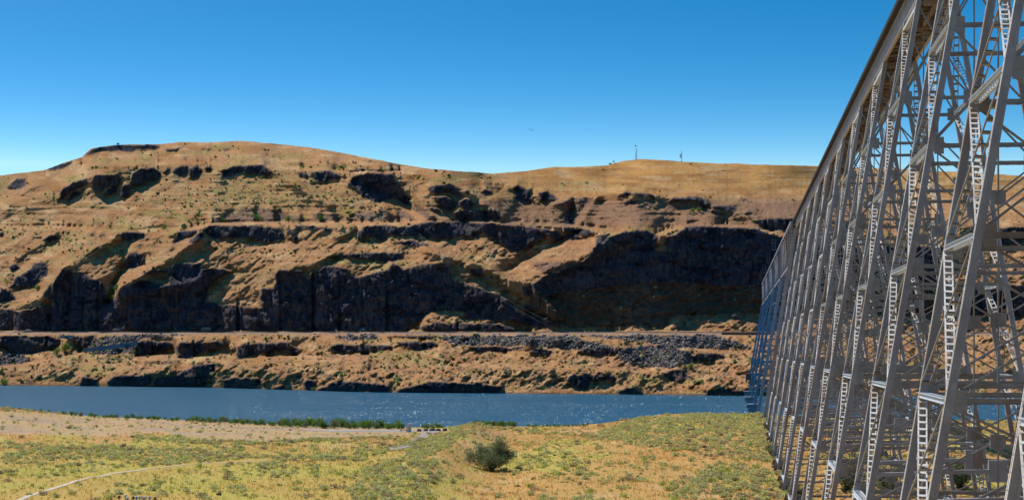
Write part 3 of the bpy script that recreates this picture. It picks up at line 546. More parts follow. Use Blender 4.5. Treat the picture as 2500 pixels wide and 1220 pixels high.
def ladder(tower, a, b, det, dark):
    mb = VB(); t = (b - a); Ln = t.length; t.normalize(); w = .50
    for e in (-1, 1): mb.beam(a, b, .075, .09, UC, o=(e * (w / 2 - .04), 0))
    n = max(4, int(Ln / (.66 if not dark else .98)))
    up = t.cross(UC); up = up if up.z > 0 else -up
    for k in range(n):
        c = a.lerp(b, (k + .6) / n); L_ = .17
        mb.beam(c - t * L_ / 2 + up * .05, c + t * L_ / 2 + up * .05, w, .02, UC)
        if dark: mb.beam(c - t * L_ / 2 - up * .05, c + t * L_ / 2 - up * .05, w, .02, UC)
    vb(mb, 'battened_brace', M_STEEL_LIT if not dark else M_BRACE, tower)  # sunlit braces pale, those seen from below dark: light put into the colour
def xbrace(tower, s, za, zb, det, plate=True):
    mb = VB(); ha, hb = half(za) - LW, half(zb) - LW; A = WP(s, -ha, za - .3); B = WP(s, hb, zb + .3); A2 = WP(s, ha, za - .3); B2 = WP(s, -hb, zb + .3)
    for a, b, o_ in ((A, B, -.075), (A2, B2, .075)):
        mb.beam(a + US * o_, b + US * o_, .08, .11, US)
        if det: mb.beam(a + US * (o_ + .12), b + US * (o_ + .12), .02, .13, US)
    t = ha / (ha + hb); zc = (za - .3) + (zb - za + .6) * t
    if plate: c = WP(s, 0, zc); mb.beam(c - UZ * .47, c + UZ * .47, .98, .34, UC)
    vb(mb, 'cross_brace', M_BRACE, tower)
    p = VB(); p.beam(WP(s, 0, za - .1), WP(s, 0, zb + .1), .11, .11, UC, o=(0, .2)); vb(p, 'centre_post', M_BRACE, tower)
def girder(parent, s0, s1, det):
    for sg in (-1, 1):
        mb = VB(); c = sg * 1.58; a = WP(s0 + .03, c, 0); b = WP(s1 - .03, c, 0); zt = 31.15
        mb.beam(a + UZ * (ZG + .05), a + UZ * (zt - .03), .03, .02, UC); mb.v = []; mb.f = []
        mb.beam(a + UZ * (ZG + zt) / 2, b + UZ * (ZG + zt) / 2, .025, zt - ZG - .08, UC)
        for z in (ZG + .03, zt - .03): mb.beam(a + UZ * z, b + UZ * z, .30, .05, UC)
        n = max(3, int((s1 - s0) / 1.25))
        for k in range(n + 1):
            for o_ in (-1, 1): p = a.lerp(b, k / n) + UC * o_ * .07; mb.beam(p + UZ * (ZG + .06), p + UZ * (zt - .06), .12, .03 if 0 < k < n else .12, UC)
        vb(mb, 'plate_girder', M_GIRD, parent)
    mb = VB(); n = max(2, int((s1 - s0) / 2.9))
    for k in range(n + 1):
        s = s0 + .2 + (s1 - s0 - .4) * k / n
        for z in (ZG + .22, 30.95): mb.beam(WP(s, -1.45, z), WP(s, 1.45, z), .12, .14, US)
        mb.beam(WP(s, -1.45, ZG + .3), WP(s, 1.45, 30.85), .08, .08, US)
        if k < n: s_ = s0 + .2 + (s1 - s0 - .4) * (k + 1) / n; e = 1 if k % 2 else -1; mb.beam(WP(s, -1.45 * e, ZG + .1), WP(s_, 1.45 * e, ZG + .1), .12, .08, US); mb.beam(WP(s, -1.45 * e, 30.7), WP(s_, 1.45 * e, 30.7), .12, .08, US)
    vb(mb, 'lateral_bracing', M_RUST, parent)
M_GIRD = steel('weathered_girder_plate', (.30, .30, .34), (.40, .39, .43), (.20, .12, .08), .24)
def ground_at(s, sg, z=-19.5):
    p = WP(s, sg * (half(z) - .25), z); return float(ground_rel(p.x, p.y))
for i, (d1, d2) in enumerate(BENT):
    det = 2 if i in (1, 2) else (1 if i <= 5 else 0); s1, s2 = sd(d1), sd(d2)
    tw = VB(); c1_ = WP(s1, 0, ZG - .35); tw.beam(WP(s1, -1.15, ZG - .35), WP(s1, 1.15, ZG - .35), .5, .5, US); tw.beam(WP(s2, -1.15, ZG - .35), WP(s2, 1.15, ZG - .35), .5, .5, US); tw.beam(WP(s1, 0, ZG - .35), WP(s2, 0, ZG - .35), .3, .3, UC)
    tower = vb(tw, 'tower', M_RUST, viaduct); LVX = list(LV)
    zb = {}
    for s in (s1, s2):
        for sg in (-1, 1): g_ = ground_at(s, sg); zb[(s, sg)] = g_ + .45; leg(tower, s, sg, g_ + .45, det, s == s2)
    low = max(zb.values()); LVX = [z for z in LV if z > low + 2.5]; LVB = LVX + [low + .7]
    for sg in (-1, 1):
        for z in LVB: lstrut(tower, s1, s2, sg, z, det if z < 25 else 0)
        for za, zb_ in zip(LVB[:-1], LVB[1:]):
            e = US * .1
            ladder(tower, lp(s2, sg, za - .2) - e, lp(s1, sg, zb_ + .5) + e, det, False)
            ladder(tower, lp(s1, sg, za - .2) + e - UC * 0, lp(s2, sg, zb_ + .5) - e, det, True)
    for s in (s1, s2):
        for z in LVB[1:]: tstrut(tower, s, z, det)
        for k, (za, zb_) in enumerate(zip(LVB[:-1], LVB[1:])):
            xbrace(tower, s, za, zb_, det, k >= 2)
        if len(LVX) == 6:                                                   # low storey: arms rising to a centre plate
            z = -8.4; mb = VB(); h = half(z) - LW
            for sg in (-1, 1): mb.beam(WP(s, sg * h, z), WP(s, 0, z + .32), .4, .24, US)
            mb.beam(WP(s, 0, z - .4), WP(s, 0, z + 1.0), 1.2, .46, UC); vb(mb, 'arched_strut', M_STEEL, tower)
    girder(viaduct, s1, s2, det)
for k in range(len(BENT)):
    a = sd(BENT[k][1]); b = sd(BENT[k + 1][0]) if k + 1 < len(BENT) else sd(457)
    girder(viaduct, a, b, 1)
girder(viaduct, sd(20), sd(52), 1)
# single bents carrying the river spans
def pier_leg(parent, s, c0, z0, c1, z1, w, mat):
    mb = VB(); mb.beam(WP(s, c0, z0), WP(s, c1, z1), w, w * .9, UC); return vb(mb, 'leg', mat, parent)
PIER = [458, 550, 643, 735, 828, 920]; ZT0, ZT1 = 20.6, 31.2; CT = 2.68
for k, d in enumerate(PIER):
    s = sd(d); land = k in (0, 5); zt = 29.2 if k == 0 else ZT0 - .2; zb = {0: -17.3, 5: -13.4}.get(k, -20.0); hb = half(zb) - .4; ht = 1.7 if k == 0 else half(ZT0) - .4
    mb = VB(); mb.beam(WP(s, -ht, zt - .4), WP(s, ht, zt - .4), 1.0, .8, US); pr = vb(mb, 'pier_bent', M_STEEL if k == 0 else M_BLUE, viaduct); mt = M_STEEL if k == 0 else M_BLUE
    for ds_ in ((0,) if k == 0 else (-1.9, 1.9)):
        for sg in (-1, 1): pier_leg(pr, s + ds_, sg * hb, zb, sg * ht, zt, .85, mt)
    for j in range(1, 6):
        z = zb + (zt - zb) * j / 6.; h = hb + (ht - hb) * j / 6. - .4; mb = VB(); mb.beam(WP(s, -h, z), WP(s, h, z), .5, .5, US)
        z2 = zb + (zt - zb) * (j - 1) / 6.; h2 = hb + (ht - hb) * (j - 1) / 6. - .4; mb.beam(WP(s, -h, z), WP(s, h2, z2 + .3), .2, .2, US); mb.beam(WP(s + .2, h, z), WP(s + .2, -h2, z2 + .3), .2, .2, US)
        vb(mb, 'sway_brace', mt, pr)
    for sg in (-1, 1):
        mb = VB(); c = sg * (hb + .1)
        zbot = -29 if not land else zb - 4; mb.beam(WP(s, c, zbot), WP(s, c, zb - .62), 4.6, 5.6, UC, 4.2, 5.2); mb.beam(WP(s, c, zb - .6), WP(s, c, zb - .02), 5.2, 6.2, UC); vb(mb, 'masonry_pedestal', M_CONC if not land else M_FOOT, pr) if k != 0 else None
        if k == 0: mb = VB(); mb.beam(WP(s, sg * hb, zb - 3), WP(s, sg * hb, zb), 1.6, 1.6, UC); vb(mb, 'footing', M_FOOT, pr)
NP = 6
for k in range(5):
    s0, s1 = sd(PIER[k]) + .6, sd(PIER[k + 1]) - .6; mb = VB()
    for j in range(NP + 1):
        s = s0 + (s1 - s0) * j / NP
        for z in (ZT0 + .3, ZT1 - .9): mb.beam(WP(s, -CT, z), WP(s, CT, z), .25, .4, US)
        if j in (0, NP // 2, NP): mb.beam(WP(s, -CT, ZT0 + .6), WP(s, CT, ZT1 - 1.2), .12, .12, US); mb.beam(WP(s, CT, ZT0 + .6), WP(s, -CT, ZT1 - 1.2), .12, .12, US)
        if j < NP: s_ = s0 + (s1 - s0) * (j + 1) / NP; mb.beam(WP(s, -CT, ZT0 + .1), WP(s_, CT, ZT0 + .1), .15, .12, US); mb.beam(WP(s, CT, ZT0 + .25), WP(s_, -CT, ZT0 + .25), .15, .12, US)
    for z in (ZT0 + .3, ZT1 - .9): mb.beam(WP(s0, 0, z), WP(s1, 0, z), .2, .3, UC)
    sp = vb(mb, 'truss_span', M_TRUSS, viaduct)
    for sg in (-1, 1):
        mb = VB(); c = sg * CT
        mb.beam(WP(s0, c, ZT1 - .35), WP(s1, c, ZT1 - .35), .55, .6, UC); mb.beam(WP(s0, c, ZT0), WP(s1, c, ZT0), .5, .5, UC)
        for j in range(NP + 1):
            s = s0 + (s1 - s0) * j / NP; mb.beam(WP(s, c, ZT0 + .25), WP(s, c, ZT1 - .65), .42 if j in (0, NP) else .13, .26, UC)
            if j < NP:
                s_ = s0 + (s1 - s0) * (j + 1) / NP
                a, b = (WP(s, c, ZT1 - .6), WP(s_, c, ZT0 + .2)) if j < NP / 2 else (WP(s, c, ZT0 + .2), WP(s_, c, ZT1 - .6)); mb.beam(a, b, .12, .18, UC)
        vb(mb, 'side_truss', M_STEEL, sp)
    if k: 
        mb = VB(); s = (s0 + s1) / 2                                         # refuge cage beside the track
        for a_ in (-.9, .9):
            for b_ in (-.55, .55):
                c = -CT - 1.35 + b_; mb.beam(WP(s + a_, c, ZT1), WP(s + a_, c, ZT1 + 3.3), .06, .06, UC)
            for zz in (.05, 1.1, 2.2, 3.3): mb.beam(WP(s + a_, -CT - 1.95, ZT1 + zz), WP(s + a_, -CT - .75, ZT1 + zz), .045, .045, US)
        for b_ in (-.55, .55):
            for zz in (.05, 1.1, 2.2, 3.3): mb.beam(WP(s - .95, -CT - 1.35 + b_, ZT1 + zz), WP(s + .95, -CT - 1.35 + b_, ZT1 + zz), .045, .045, UC)
        mb.box(WP(s, -CT - 1.1, ZT1 - .03), (1.7, 1.9, .1), -PHI)
        vb(mb, 'refuge_platform', M_TRUSS, viaduct)
# far approach running into the cliff
girder(viaduct, sd(920) + .7, sd(948), 0); girder(viaduct, sd(948), sd(976), 0)
pf = WP(sd(948), 0, 0); mb = VB(); mb.beam(WP(sd(948), -2.2, -9), WP(sd(948), -1.6, 29.2), .8, .8, UC); mb.beam(WP(sd(948), 2.2, -9), WP(sd(948), 1.6, 29.2), .8, .8, UC)
for z in (0, 10, 20): mb.beam(WP(sd(948), -2, z), WP(sd(948), 2, z), .4, .4, US)
vb(mb, 'pier_bent', M_BLUE, viaduct)
mb = VB(); L_ = sd(985) - sd(20); n = int(L_ / .55)
for k in range(n):
    s = sd(20) + k * .55; mb.box(WP(s, 0, 31.38), (4.5, .26, .46), -PHI)
deck = vb(mb, 'track_deck', M_TIE, viaduct); mb = VB()
for c in (-.76, .76): mb.beam(WP(sd(20), c, 31.69), WP(sd(985), c, 31.69), .08, .16, UC)
for c in (-1.75, 1.75): mb.beam(WP(sd(20), c, 31.66), WP(sd(985), c, 31.66), .2, .1, UC)
vb(mb, 'rail', M_RUST, viaduct)
# ------------------------------------------------------------------ plants
def quads(n, cen, rad, size, rng, shell=.35, flat=.0):
    """n leaf quads scattered through an ellipsoid"""
    u = rng.normal(size=(n, 3)); u /= np.linalg.norm(u, axis=1)[:, None]; r = rng.random(n) ** shell
    P = u * r[:, None]; P[:, 2] = np.abs(P[:, 2]) if flat else P[:, 2]; P = P * np.asarray(rad) + np.asarray(cen)
    return leafquads(P, size, rng)
def leafquads(P, size, rng):
    n = len(P); a = rng.normal(size=(n, 3)); a /= np.linalg.norm(a, axis=1)[:, None]; b = rng.normal(size=(n, 3)); b -= a * (a * b).sum(1)[:, None]; b /= np.linalg.norm(b, axis=1)[:, None]
    s = size * (.6 + .8 * rng.random(n))[:, None]; V = np.stack([P - a * s * .5, P + b * s * .28, P + a * s * .5, P - b * s * .28], 1).reshape(-1, 3)
    return V, np.arange(4 * n).reshape(n, 4)
def join(L):
    V = []; Fq = []; k = 0
    for v, f in L: V.append(v); Fq.append(f + k); k += len(v)
    return np.vstack(V), np.vstack(Fq)
def sage_mesh(seed, n=150, r=.62, h=.62, size=.17):
    rng = np.random.default_rng(seed); L_ = []
    for k in range(7):
        a = rng.random() * 6.28; d = r * .6 * rng.random() ** .5; L_.append(quads(n // 7, (d * math.cos(a), d * math.sin(a), h * (.28 + .2 * rng.random())), (r * .42, r * .42, h * .42), size, rng))
    return join(L_)
HERO = [mesh_np('sagebrush', *sage_mesh(100 + k)) for k in range(6)]
for k, me in enumerate(HERO): me.materials.append((M_SAGE, M_SAGE, M_SAGE2, M_SAGE, M_SAGE3, M_SAGE)[k])
SAGEZ = [[(1120, 1040), (1330, 1050), (1480, 1075), (1560, 1090), (1700, 1110), (1900, 1130), (1900, 1010), (1650, 1010), (1550, 1022), (1450, 1060), (1300, 1060)], [(860, 1215), (880, 1150), (960, 1125), (1060, 1120), (1090, 1150), (1060, 1200), (1020, 1225), (860, 1225)], [(1640, 1225), (1640, 1170), (1760, 1140), (1920, 1150), (1990, 1225)], [(0, 1085), (300, 1090), (640, 1110), (900, 1115), (900, 1128), (600, 1122), (420, 1135), (200, 1120), (0, 1135)], [(330, 1065), (620, 1078), (900, 1060), (960, 1070), (600, 1086), (400, 1085)], [(1000, 1080), (1110, 1045), (1140, 1060), (1100, 1090), (1030, 1130), (980, 1130)]]
PATHPX = [(40, 1222), (130, 1192), (215, 1166), (300, 1152), (420, 1138), (560, 1129), (650, 1123)]
def field_points(n, seed):
    rng = np.random.default_rng(seed); y = np.sqrt(rng.random(n) * (486 ** 2 - 205 ** 2) + 205 ** 2); x = (rng.random(n) * .84 - .45) * y
    z = ground_rel(x, y); px = CX + F * x / y; py = HY - F * z / y
    pyp = interp(px, PATHPX); onp_ = (px > 30) & (px < 655) & (np.abs(py - pyp) < 4); road = (px > 760) & (px < 1100) & (py > 1045) & (py < 1057)
    return x, y, z + EYE, px, py, ~(onp_ | road), rng
def in_sage(px, py, x, y):
    d = np.zeros(px.shape)
    wx = px + 20 * fbm(x / 8, y / 18, 0, 3, 81); wy = py + 8 * fbm(x / 8, y / 18, 0, 3, 82)
    for P in SAGEZ: d = np.maximum(d, inpoly(wx, wy, P))
    return d
x, y, z, px, py, ok, rng = field_points(34000, 5)
be = inpoly(px, py, BEIGE); den = .09 + .85 * in_sage(px, py, x, y) + .3 * sm(fbm(x / 9, y / 22, 0, 3, 83), .1, .4); den[be] = .05
keep = ok & (rng.random(len(x)) < den); x, y, z, px, py = x[keep], y[keep], z[keep], px[keep], py[keep]
scl = .55 + .95 * rng.random(len(x)) ** 1.5; vis = (px > 0) & (px < 2500) & (py < 1225) & (px < 1960); size_px = scl / y * vis; order = np.argsort(-size_px); hero = order[:300]; rest = order[300:]
for k in hero:
    o = bpy.data.objects.new('sagebrush', HERO[rng.integers(0, 6)]); C.objects.link(o); o.location = (x[k], y[k], z[k] - .03); s = scl[k] * 1.15; o.scale = (s, s, s * (.75 + .4 * rng.random())); o.rotation_euler = (0, 0, rng.random() * 6.28)
    mi_ = HERO.index(o.data); kind_ = {2: 'bright yellow green bush', 4: 'dry brownish brush clump'}.get(mi_, 'low grey green sagebrush bush'); pk = px[k]
    where = 'at the left side of the field' if pk < 450 else ('in the grass right of the dirt path' if pk < 850 else ('on the embankment left of the large shrub' if pk < 1130 else ('in the golden grass right of the large shrub' if pk < 1500 else 'in the dense brush near the bridge legs')))
    tag(o, kind_ + ' ' + where, 'bush', 'sagebrush bushes across the field')
LOW = [sage_mesh(200 + k, 63, .62, .6, .27) for k in range(6)]; VS = []; FS = []; MI = []; kk = 0
for k in rest:
    v, f = LOW[rng.integers(0, 6)]; a = rng.random() * 6.28; s = scl[k]; R_ = np.array([[math.cos(a), -math.sin(a), 0], [math.sin(a), math.cos(a), 0], [0, 0, .9]]) * s
    VS.append(v @ R_.T + np.array([x[k], y[k], z[k]])); FS.append(f + kk); kk += len(v); q = rng.random(); MI.append(np.full(len(f), 0 if q < .62 else (1 if q < .84 else 2)))
me = mesh_np('sagebrush_cover', np.vstack(VS), np.vstack(FS)); o = link_mesh('sagebrush_cover', me, [M_SAGE, M_SAGE2, M_SAGE3]); me.polygons.foreach_set('material_index', np.concatenate(MI).astype(np.int32))
tag(o, 'grey green sagebrush covering the near field', 'sagebrush', kind='stuff')
def tufts(n, seed, wfun, h0, h1, w, name, mats, label, cat, blades=3, top=False):
    x, y, z, px, py, ok, rng = field_points(n, seed); den, mi = wfun(px, py, x, y, rng); kp = ok & (rng.random(len(x)) < den); x, y, z, mi = x[kp], y[kp], z[kp], mi[kp]; n = len(x); L_ = []
    B = np.repeat(np.stack([x, y, z], 1), blades, 0) + rng.normal(size=(n * blades, 3)) * np.array([.16, .16, 0]); m_ = len(B); H = (h0 + (h1 - h0) * rng.random(m_))[:, None]; a = rng.random(m_) * 6.28; dr = np.stack([np.cos(a), np.sin(a), 0 * a], 1) * w; lean = rng.normal(size=(m_, 3)) * np.array([.3, .3, 0]) * H
    up_ = np.array([[0, 0, 1.]]) * H
    if top: B = B + up_; V = leafquads(B, w, rng)[0]
    else: V = np.stack([B - dr - up_ * .05, B + dr - up_ * .05, B + up_ + lean + dr * .35, B + up_ + lean - dr * .35], 1).reshape(-1, 3)
    me = mesh_np(name, V, np.arange(4 * m_).reshape(m_, 4)); o = link_mesh(name, me, mats); me.polygons.foreach_set('material_index', np.repeat(mi, blades).astype(np.int32)); tag(o, label, cat, kind='stuff')
def wg(px, py, x, y, rng):
    be = inpoly(px, py, BEIGE); d = .45 + .4 * fbm(x / 7, y / 16, 0, 3, 91); d = np.where(be, .10, d); g = sm(fbm(x / 12, y / 30, 0, 4, 72), -.05, .35) + .45 * (1 - sm(px, 950, 1150)) * sm(py, 1065, 1090); return d, (rng.random(len(px)) < g * .8).astype(int)
tufts(118000, 21, wg, .12, .42, .05, 'dry_grass', [M_GRASS, M_GRASSG], 'golden dry grass covering the near field', 'grass')
def wf(px, py, x, y, rng):
    d = np.maximum.reduce([.9 * (1 - sm(px, 500, 800)) * sm(py, 1110, 1150), .9 * el(px, py, 940, 1078, 120, 10), .75 * sm(px, 1150, 1250) * (1 - sm(px, 1450, 1600)) * sm(py, 1150, 1185), .5 * el(px, py, 700, 1165, 300, 60), .4 * el(px, py, 200, 1085, 120, 12)]) * sm(fbm(x / 6, y / 14, 0, 3, 92), -.3, .3); return np.clip(d, 0, 1), np.zeros(len(px), int)
tufts(54000, 22, wf, .3, .55, .11, 'yellow_wildflowers', [M_FLOWER], 'yellow wildflowers scattered through the green grass', 'wildflowers', 2, True)
def bush(seed, n, size, rx, rz, lobes):
    rng = np.random.default_rng(seed); L_ = []
    for k in range(lobes):
        a = rng.random() * 6.28; d = rx * .62 * rng.random() ** .6; zz = rz * (.3 + .42 * rng.random() * (1 - .4 * d / rx)); L_.append(quads(n // lobes, (d * math.cos(a), d * math.sin(a), zz), (rx * .4, rx * .4, rz * .33), size, rng))
    return join(L_)
def stems(rx, rz, seed, n=9):
    r_ = random.Random(seed); mb = MB()
    for k in range(n):
        a = r_.random() * 6.28; d = rx * (.2 + .45 * r_.random()); p = Vector((0, 0, -.3)); q = Vector((d * math.cos(a) * .45, d * math.sin(a) * .45, rz * .35)); t = Vector((d * math.cos(a), d * math.sin(a), rz * (.55 + .3 * r_.random())))
        mb.tube(p, q, .05 * rz * .3, .035 * rz * .3, 6); mb.tube(q, t, .035 * rz * .3, .012 * rz * .3, 6)
        for j in range(3): u = t + Vector((r_.uniform(-1, 1), r_.uniform(-1, 1), r_.uniform(0, .7))) * rz * .2; mb.tube(q.lerp(t, .5 + .15 * j), u, .018 * rz * .3, .006 * rz * .3, 5)
    return mb
def make_bush(name, label, cat, loc, seed, n, size, rx, rz, lobes, mat, group=None, fol='foliage'):
    t = empty(name, loc); tag(t, label, cat, group); me = mesh_np(fol, *bush(seed, n, size, rx, rz, lobes)); link_mesh(fol, me, mat, t); stems(rx, rz, seed).build('stem', M_BARK, t); return t
def dup(root, loc, rz, s, label=None, group=None):
    r = root.copy(); C.objects.link(r); r.location = loc; r.rotation_euler = (0, 0, rz); r.scale = (s, s, s)
    if label: r['label'] = label
    if group: r['group'] = group
    for ch in list(root.children): c = ch.copy(); C.objects.link(c); c.parent = r
    return r
# bushes lining the near waterline
GB = 'green bushes lining the near riverbank'; LB = 'leafy dark green bush in the row lining the near riverbank'
protos = []; rr = random.Random(3); first = True; spots = []
for px_ in np.arange(150, 1085, 6.5):
    if px_ < 450 and rr.random() < .35: continue
    if 985 < px_ < 1030: continue
    spots.append((px_ + rr.uniform(-3, 3), 481 + rr.uniform(-5, 6), (.5 + .12 * (px_ > 450)) * (.55 + .7 * rr.random()) * (1.4 if 660 < px_ < 980 else .9)))
for px_ in list(np.arange(1165, 1262, 7)): spots.append((px_, 482 + rr.uniform(-3, 5), .5 + .25 * rr.random()))
for px_ in list(np.arange(1290, 1440, 9)) + list(np.arange(-240, 150, 18)): spots.append((px_, 482 + rr.uniform(-3, 5), .25 + .15 * rr.random()))
for k, (px_, d, s) in enumerate(spots):
    p = Vector((d * (px_ - CX) / F, d, 0)); p.z = gz(p.x, p.y) - .1; v = k % 5
    if len(protos) <= v: t = make_bush('riverbank_bush', LB, 'bush', p, 300 + v, 420, .34, 1.9, 2.6, 8, M_GREEN if v != 3 else M_OLIVE, GB); t.scale = (s, s, s); protos.append(t)
    else: t = dup(protos[v], p, rr.random() * 6.28, s)
    t['label'] = ('thin low bush on the left shore rim' if px_ < 450 else ('dark green bush in the row along the riverbank left of the portable toilet' if px_ < 1000 else ('green bush behind the boulders right of the portable toilet' if px_ < 1100 else ('green bush in the short clump behind the embankment' if px_ < 1270 else 'low bush on the shore rim right of the embankment'))))
    if v == 3: t['label'] = t['label'].replace('dark green', 'silvery').replace('green bush', 'silvery bush').replace('low bush', 'low silvery bush')
# the big silvery shrub in the middle of the field
def olive(name, label, px_, py_, wpx, hpx, seed, n, mat=M_OLIVE, dens=1.0, d=None, nl=26):
    p = gp(px_, py_) if d is None else Vector((d * (px_ - CX) / F, d, gz(d * (px_ - CX) / F, d))); sc_ = p.y / F; W_ = wpx * sc_; H_ = hpx * sc_; r_ = random.Random(seed); rng = np.random.default_rng(seed)
    t = empty(name, p); tag(t, label, 'shrub'); mb = MB(); P = []
    for k in range(nl):
        a = r_.random() * 6.28; rad = W_ / 2 * (.3 + .7 * r_.random() ** .8); hh = H_ * (.98 - .62 * (rad / (W_ / 2)) ** 1.6) * (.6 + .4 * r_.random()); tip = Vector((rad * math.cos(a), rad * math.sin(a), hh)); mid = Vector((tip.x * .42, tip.y * .42, hh * .55 + .2)); mb.tube((tip.x * .05, tip.y * .05, -.2), mid, .075, .045, 6); mb.tube(mid, tip, .045, .012, 6)
        for j in range(9):
            b0 = mid.lerp(tip, j / 9.) if j else Vector((0, 0, .2)).lerp(mid, .7); q = b0 + Vector((r_.gauss(0, 1), r_.gauss(0, 1), r_.gauss(.25, .6))) * W_ * .07; mb.tube(b0, q, .018, .006, 5)
            m_ = int(n / (nl * 9)); c_ = np.array(b0.lerp(q, .6)); P.append(c_ + rng.normal(size=(m_, 3)) * np.array([.042, .042, .036]) * W_)
    P = np.vstack(P); P = P[P[:, 2] > .05]; me = mesh_np('foliage', *leafquads(P, .25, rng)); link_mesh('foliage', me, mat, t); mb.build('branch', M_BARK, t); return t
olive('olive_shrub', 'large silvery green shrub standing alone in the middle of the field', 1198, 1148, 138, 96, 1, 13000, nl=30)
olive('olive_shrub', 'silvery shrub hugging the foot of the leftmost bridge legs', 1884, 1110, 40, 42, 2, 1500, nl=12)
olive('olive_shrub', 'grey green shrub at the bottom edge in front of the bridge legs', 1944, 1224, 56, 50, 3, 2200, nl=14)
olive('olive_shrub', 'tall dark green shrub between the bridge legs, left one of the clump', 2068, 1215, 90, 110, 4, 5000, M_OLIVE, d=262)
olive('olive_shrub', 'tall dark green shrub between the bridge legs, right one of the clump', 2165, 1215, 80, 100, 5, 4500, M_OLIVE, d=250)
olive('olive_shrub', 'dark green shrub under the bridge near the right edge', 2345, 1200, 110, 100, 6, 5000, M_OLIVE, d=262)
olive('olive_shrub', 'pale leafed shrub beside the bridge leg, above the dark shrubs', 2325, 1130, 50, 40, 7, 1800, M_OLIVE, d=300, nl=12)
# hillside bushes worth naming, then the speckle of scrub
for px_, py_, r_px, mat, lab in ((270, 724, 19, M_BRIGHT, 'big bright green bush in the gully of the road cut cliff'), (284, 703, 12, M_BRIGHT, 'yellow green bush right above the big bright green one in the gully'), (92, 704, 10, M_BRIGHT, 'small bright green bush on the left slope above the dark cliff'), (158, 852, 18, M_BRIGHT, 'bright green thicket below the culvert beside the blue retaining wall'), (140, 860, 12, M_BRIGHT, 'smaller green thicket left of the one below the culvert'),
        (10, 934, 14, M_GREEN, 'dark green bush at the far waterline, left edge of the view'), (630, 534, 13, M_GREEN, 'dark green bush at the hill foot, widest of those behind the bench'), (703, 537, 12, M_GREEN, 'dark green bush at the hill foot under the shaded slope'), (782, 535, 12, M_GREEN, 'dark green bush at the hill foot, rightmost on the bench'), (543, 538, 8, M_GREEN, 'small dark bush at the left end of the shaded talus'), (448, 556, 9, M_GREEN, 'dark bush beside a boulder on the bench'), (400, 556, 8, M_GREEN, 'round green bush on the bench left of the boulder'), (268, 553, 7, M_GREEN, 'small green bush at the left end of the bench row'),
        (1691, 515, 9, M_BRIGHT, 'left one of two pale green trees on the purple slope'), (1708, 513, 9, M_BRIGHT, 'right one of two pale green trees on the purple slope'), (677, 754, 6, M_BRIGHT, 'small green bush on the ledge under the smooth blue cliff'), (1604, 877, 11, M_OLIVE, 'bush among the black scree, left of the three'), (1660, 890, 11, M_SCRUB, 'reddish brown bush below the black scree'), (1686, 896, 10, M_GREEN, 'green bush below the black scree, nearest the river'), (1568, 894, 9, M_SCRUB, 'orange brown bush at the lower edge of the scree'), (1835, 880, 12, M_GREEN, 'green bush left of the bridge below the short trestle'), (764, 950, 7, M_BRIGHT, 'bright green shrub at the far waterline, left of centre'), (1010, 952, 5, M_BRIGHT, 'small green shrub at the far waterline near the middle')):
    p = hp(px_, py_ + r_px * .5); r_ = r_px * p.y / F; make_bush('hillside_bush', lab, 'bush', p - Vector((0, 0, .3)), int(px_), 360, r_ * .2, r_, r_ * 1.7, 8, mat)
rng = np.random.default_rng(77); n = 34000; ii = rng.integers(0, NC, n); jj = rng.integers(3, NR - 3, n); PXs, PYs = PX2[jj, ii], PY2[jj, ii]
dn = .08 + .6 * np.clip(gpatch[jj, ii], 0, 1) + .16 * (PYs > 820) + .45 * sm(fbm(PXs / 60, PYs / 18, 0, 3, 95), .0, .4) * (PXs < 1200); dn = np.where(clf[jj, ii] > .3, .01, dn); dn = np.where((PXs > 1200) & (PYs < 480), dn * .3, dn); dn = np.where(roadm[jj, ii], 0, dn)
kp = (rng.random(n) < dn); ii, jj, PXs, PYs = ii[kp], jj[kp], PXs[kp], PYs[kp]; VS = []; FS = []; MI = []; kk = 0
ico = [join([quads(16, (0, 0, .35), (.75, .75, .6), .95, np.random.default_rng(900 + q))]) for q in range(5)]
for a, b_, ps in zip(ii, jj, PYs):
    v, f = ico[rng.integers(0, 5)]; s = (.5 + 1.25 * rng.random() ** 2.4); VS.append(v * s + np.array([X[b_, a], D[b_, a], Z[b_, a] + .1])); FS.append(f + kk); kk += len(v); q = rng.random(); MI.append(np.full(len(f), 0 if q < .6 else (1 if q < .72 else (2 if q < .8 else 3))))
me = mesh_np('hillside_scrub', np.vstack(VS), np.vstack(FS)); o = link_mesh('hillside_scrub', me, [M_SCRUB, M_GREEN, M_BRIGHT, M_SAGE]); me.polygons.foreach_set('material_index', np.concatenate(MI).astype(np.int32)); tag(o, 'small dark scrub speckling the far hillsides', 'scrub', kind='stuff')
sel = np.where(sc2 & (PX2 > 0) & (PX2 < 2300)); n = 3800; q = rng.integers(0, len(sel[0]), n); VS = []; FS = []; kk = 0
for k in q:
    j, i = sel[0][k], sel[1][k]; v = np.array([[-1, -1, -1], [1, -1, -1], [1, 1, -1], [-1, 1, -1], [-1, -1, 1], [1, -1, 1], [1, 1, 1], [-1, 1, 1]]) * .5 * (1 + .5 * rng.normal(size=(8, 3))); s = .35 + 1.0 * rng.random() ** 3
    VS.append(v * s + np.array([X[j, i], D[j, i], Z[j, i] + .15])); FS.append(np.array([(0, 3, 2, 1), (4, 5, 6, 7), (0, 1, 5, 4), (1, 2, 6, 5), (2, 3, 7, 6), (3, 0, 4, 7)]) + kk); kk += 8
o = link_mesh('scree', mesh_np('scree', np.vstack(VS), np.vstack(FS)), simple('scree_blocks', (.05, .045, .05), (.24, .21, .20), .35, .9, 0)); tag(o, 'black basalt rubble on the bank below the railway', 'rubble', kind='stuff')
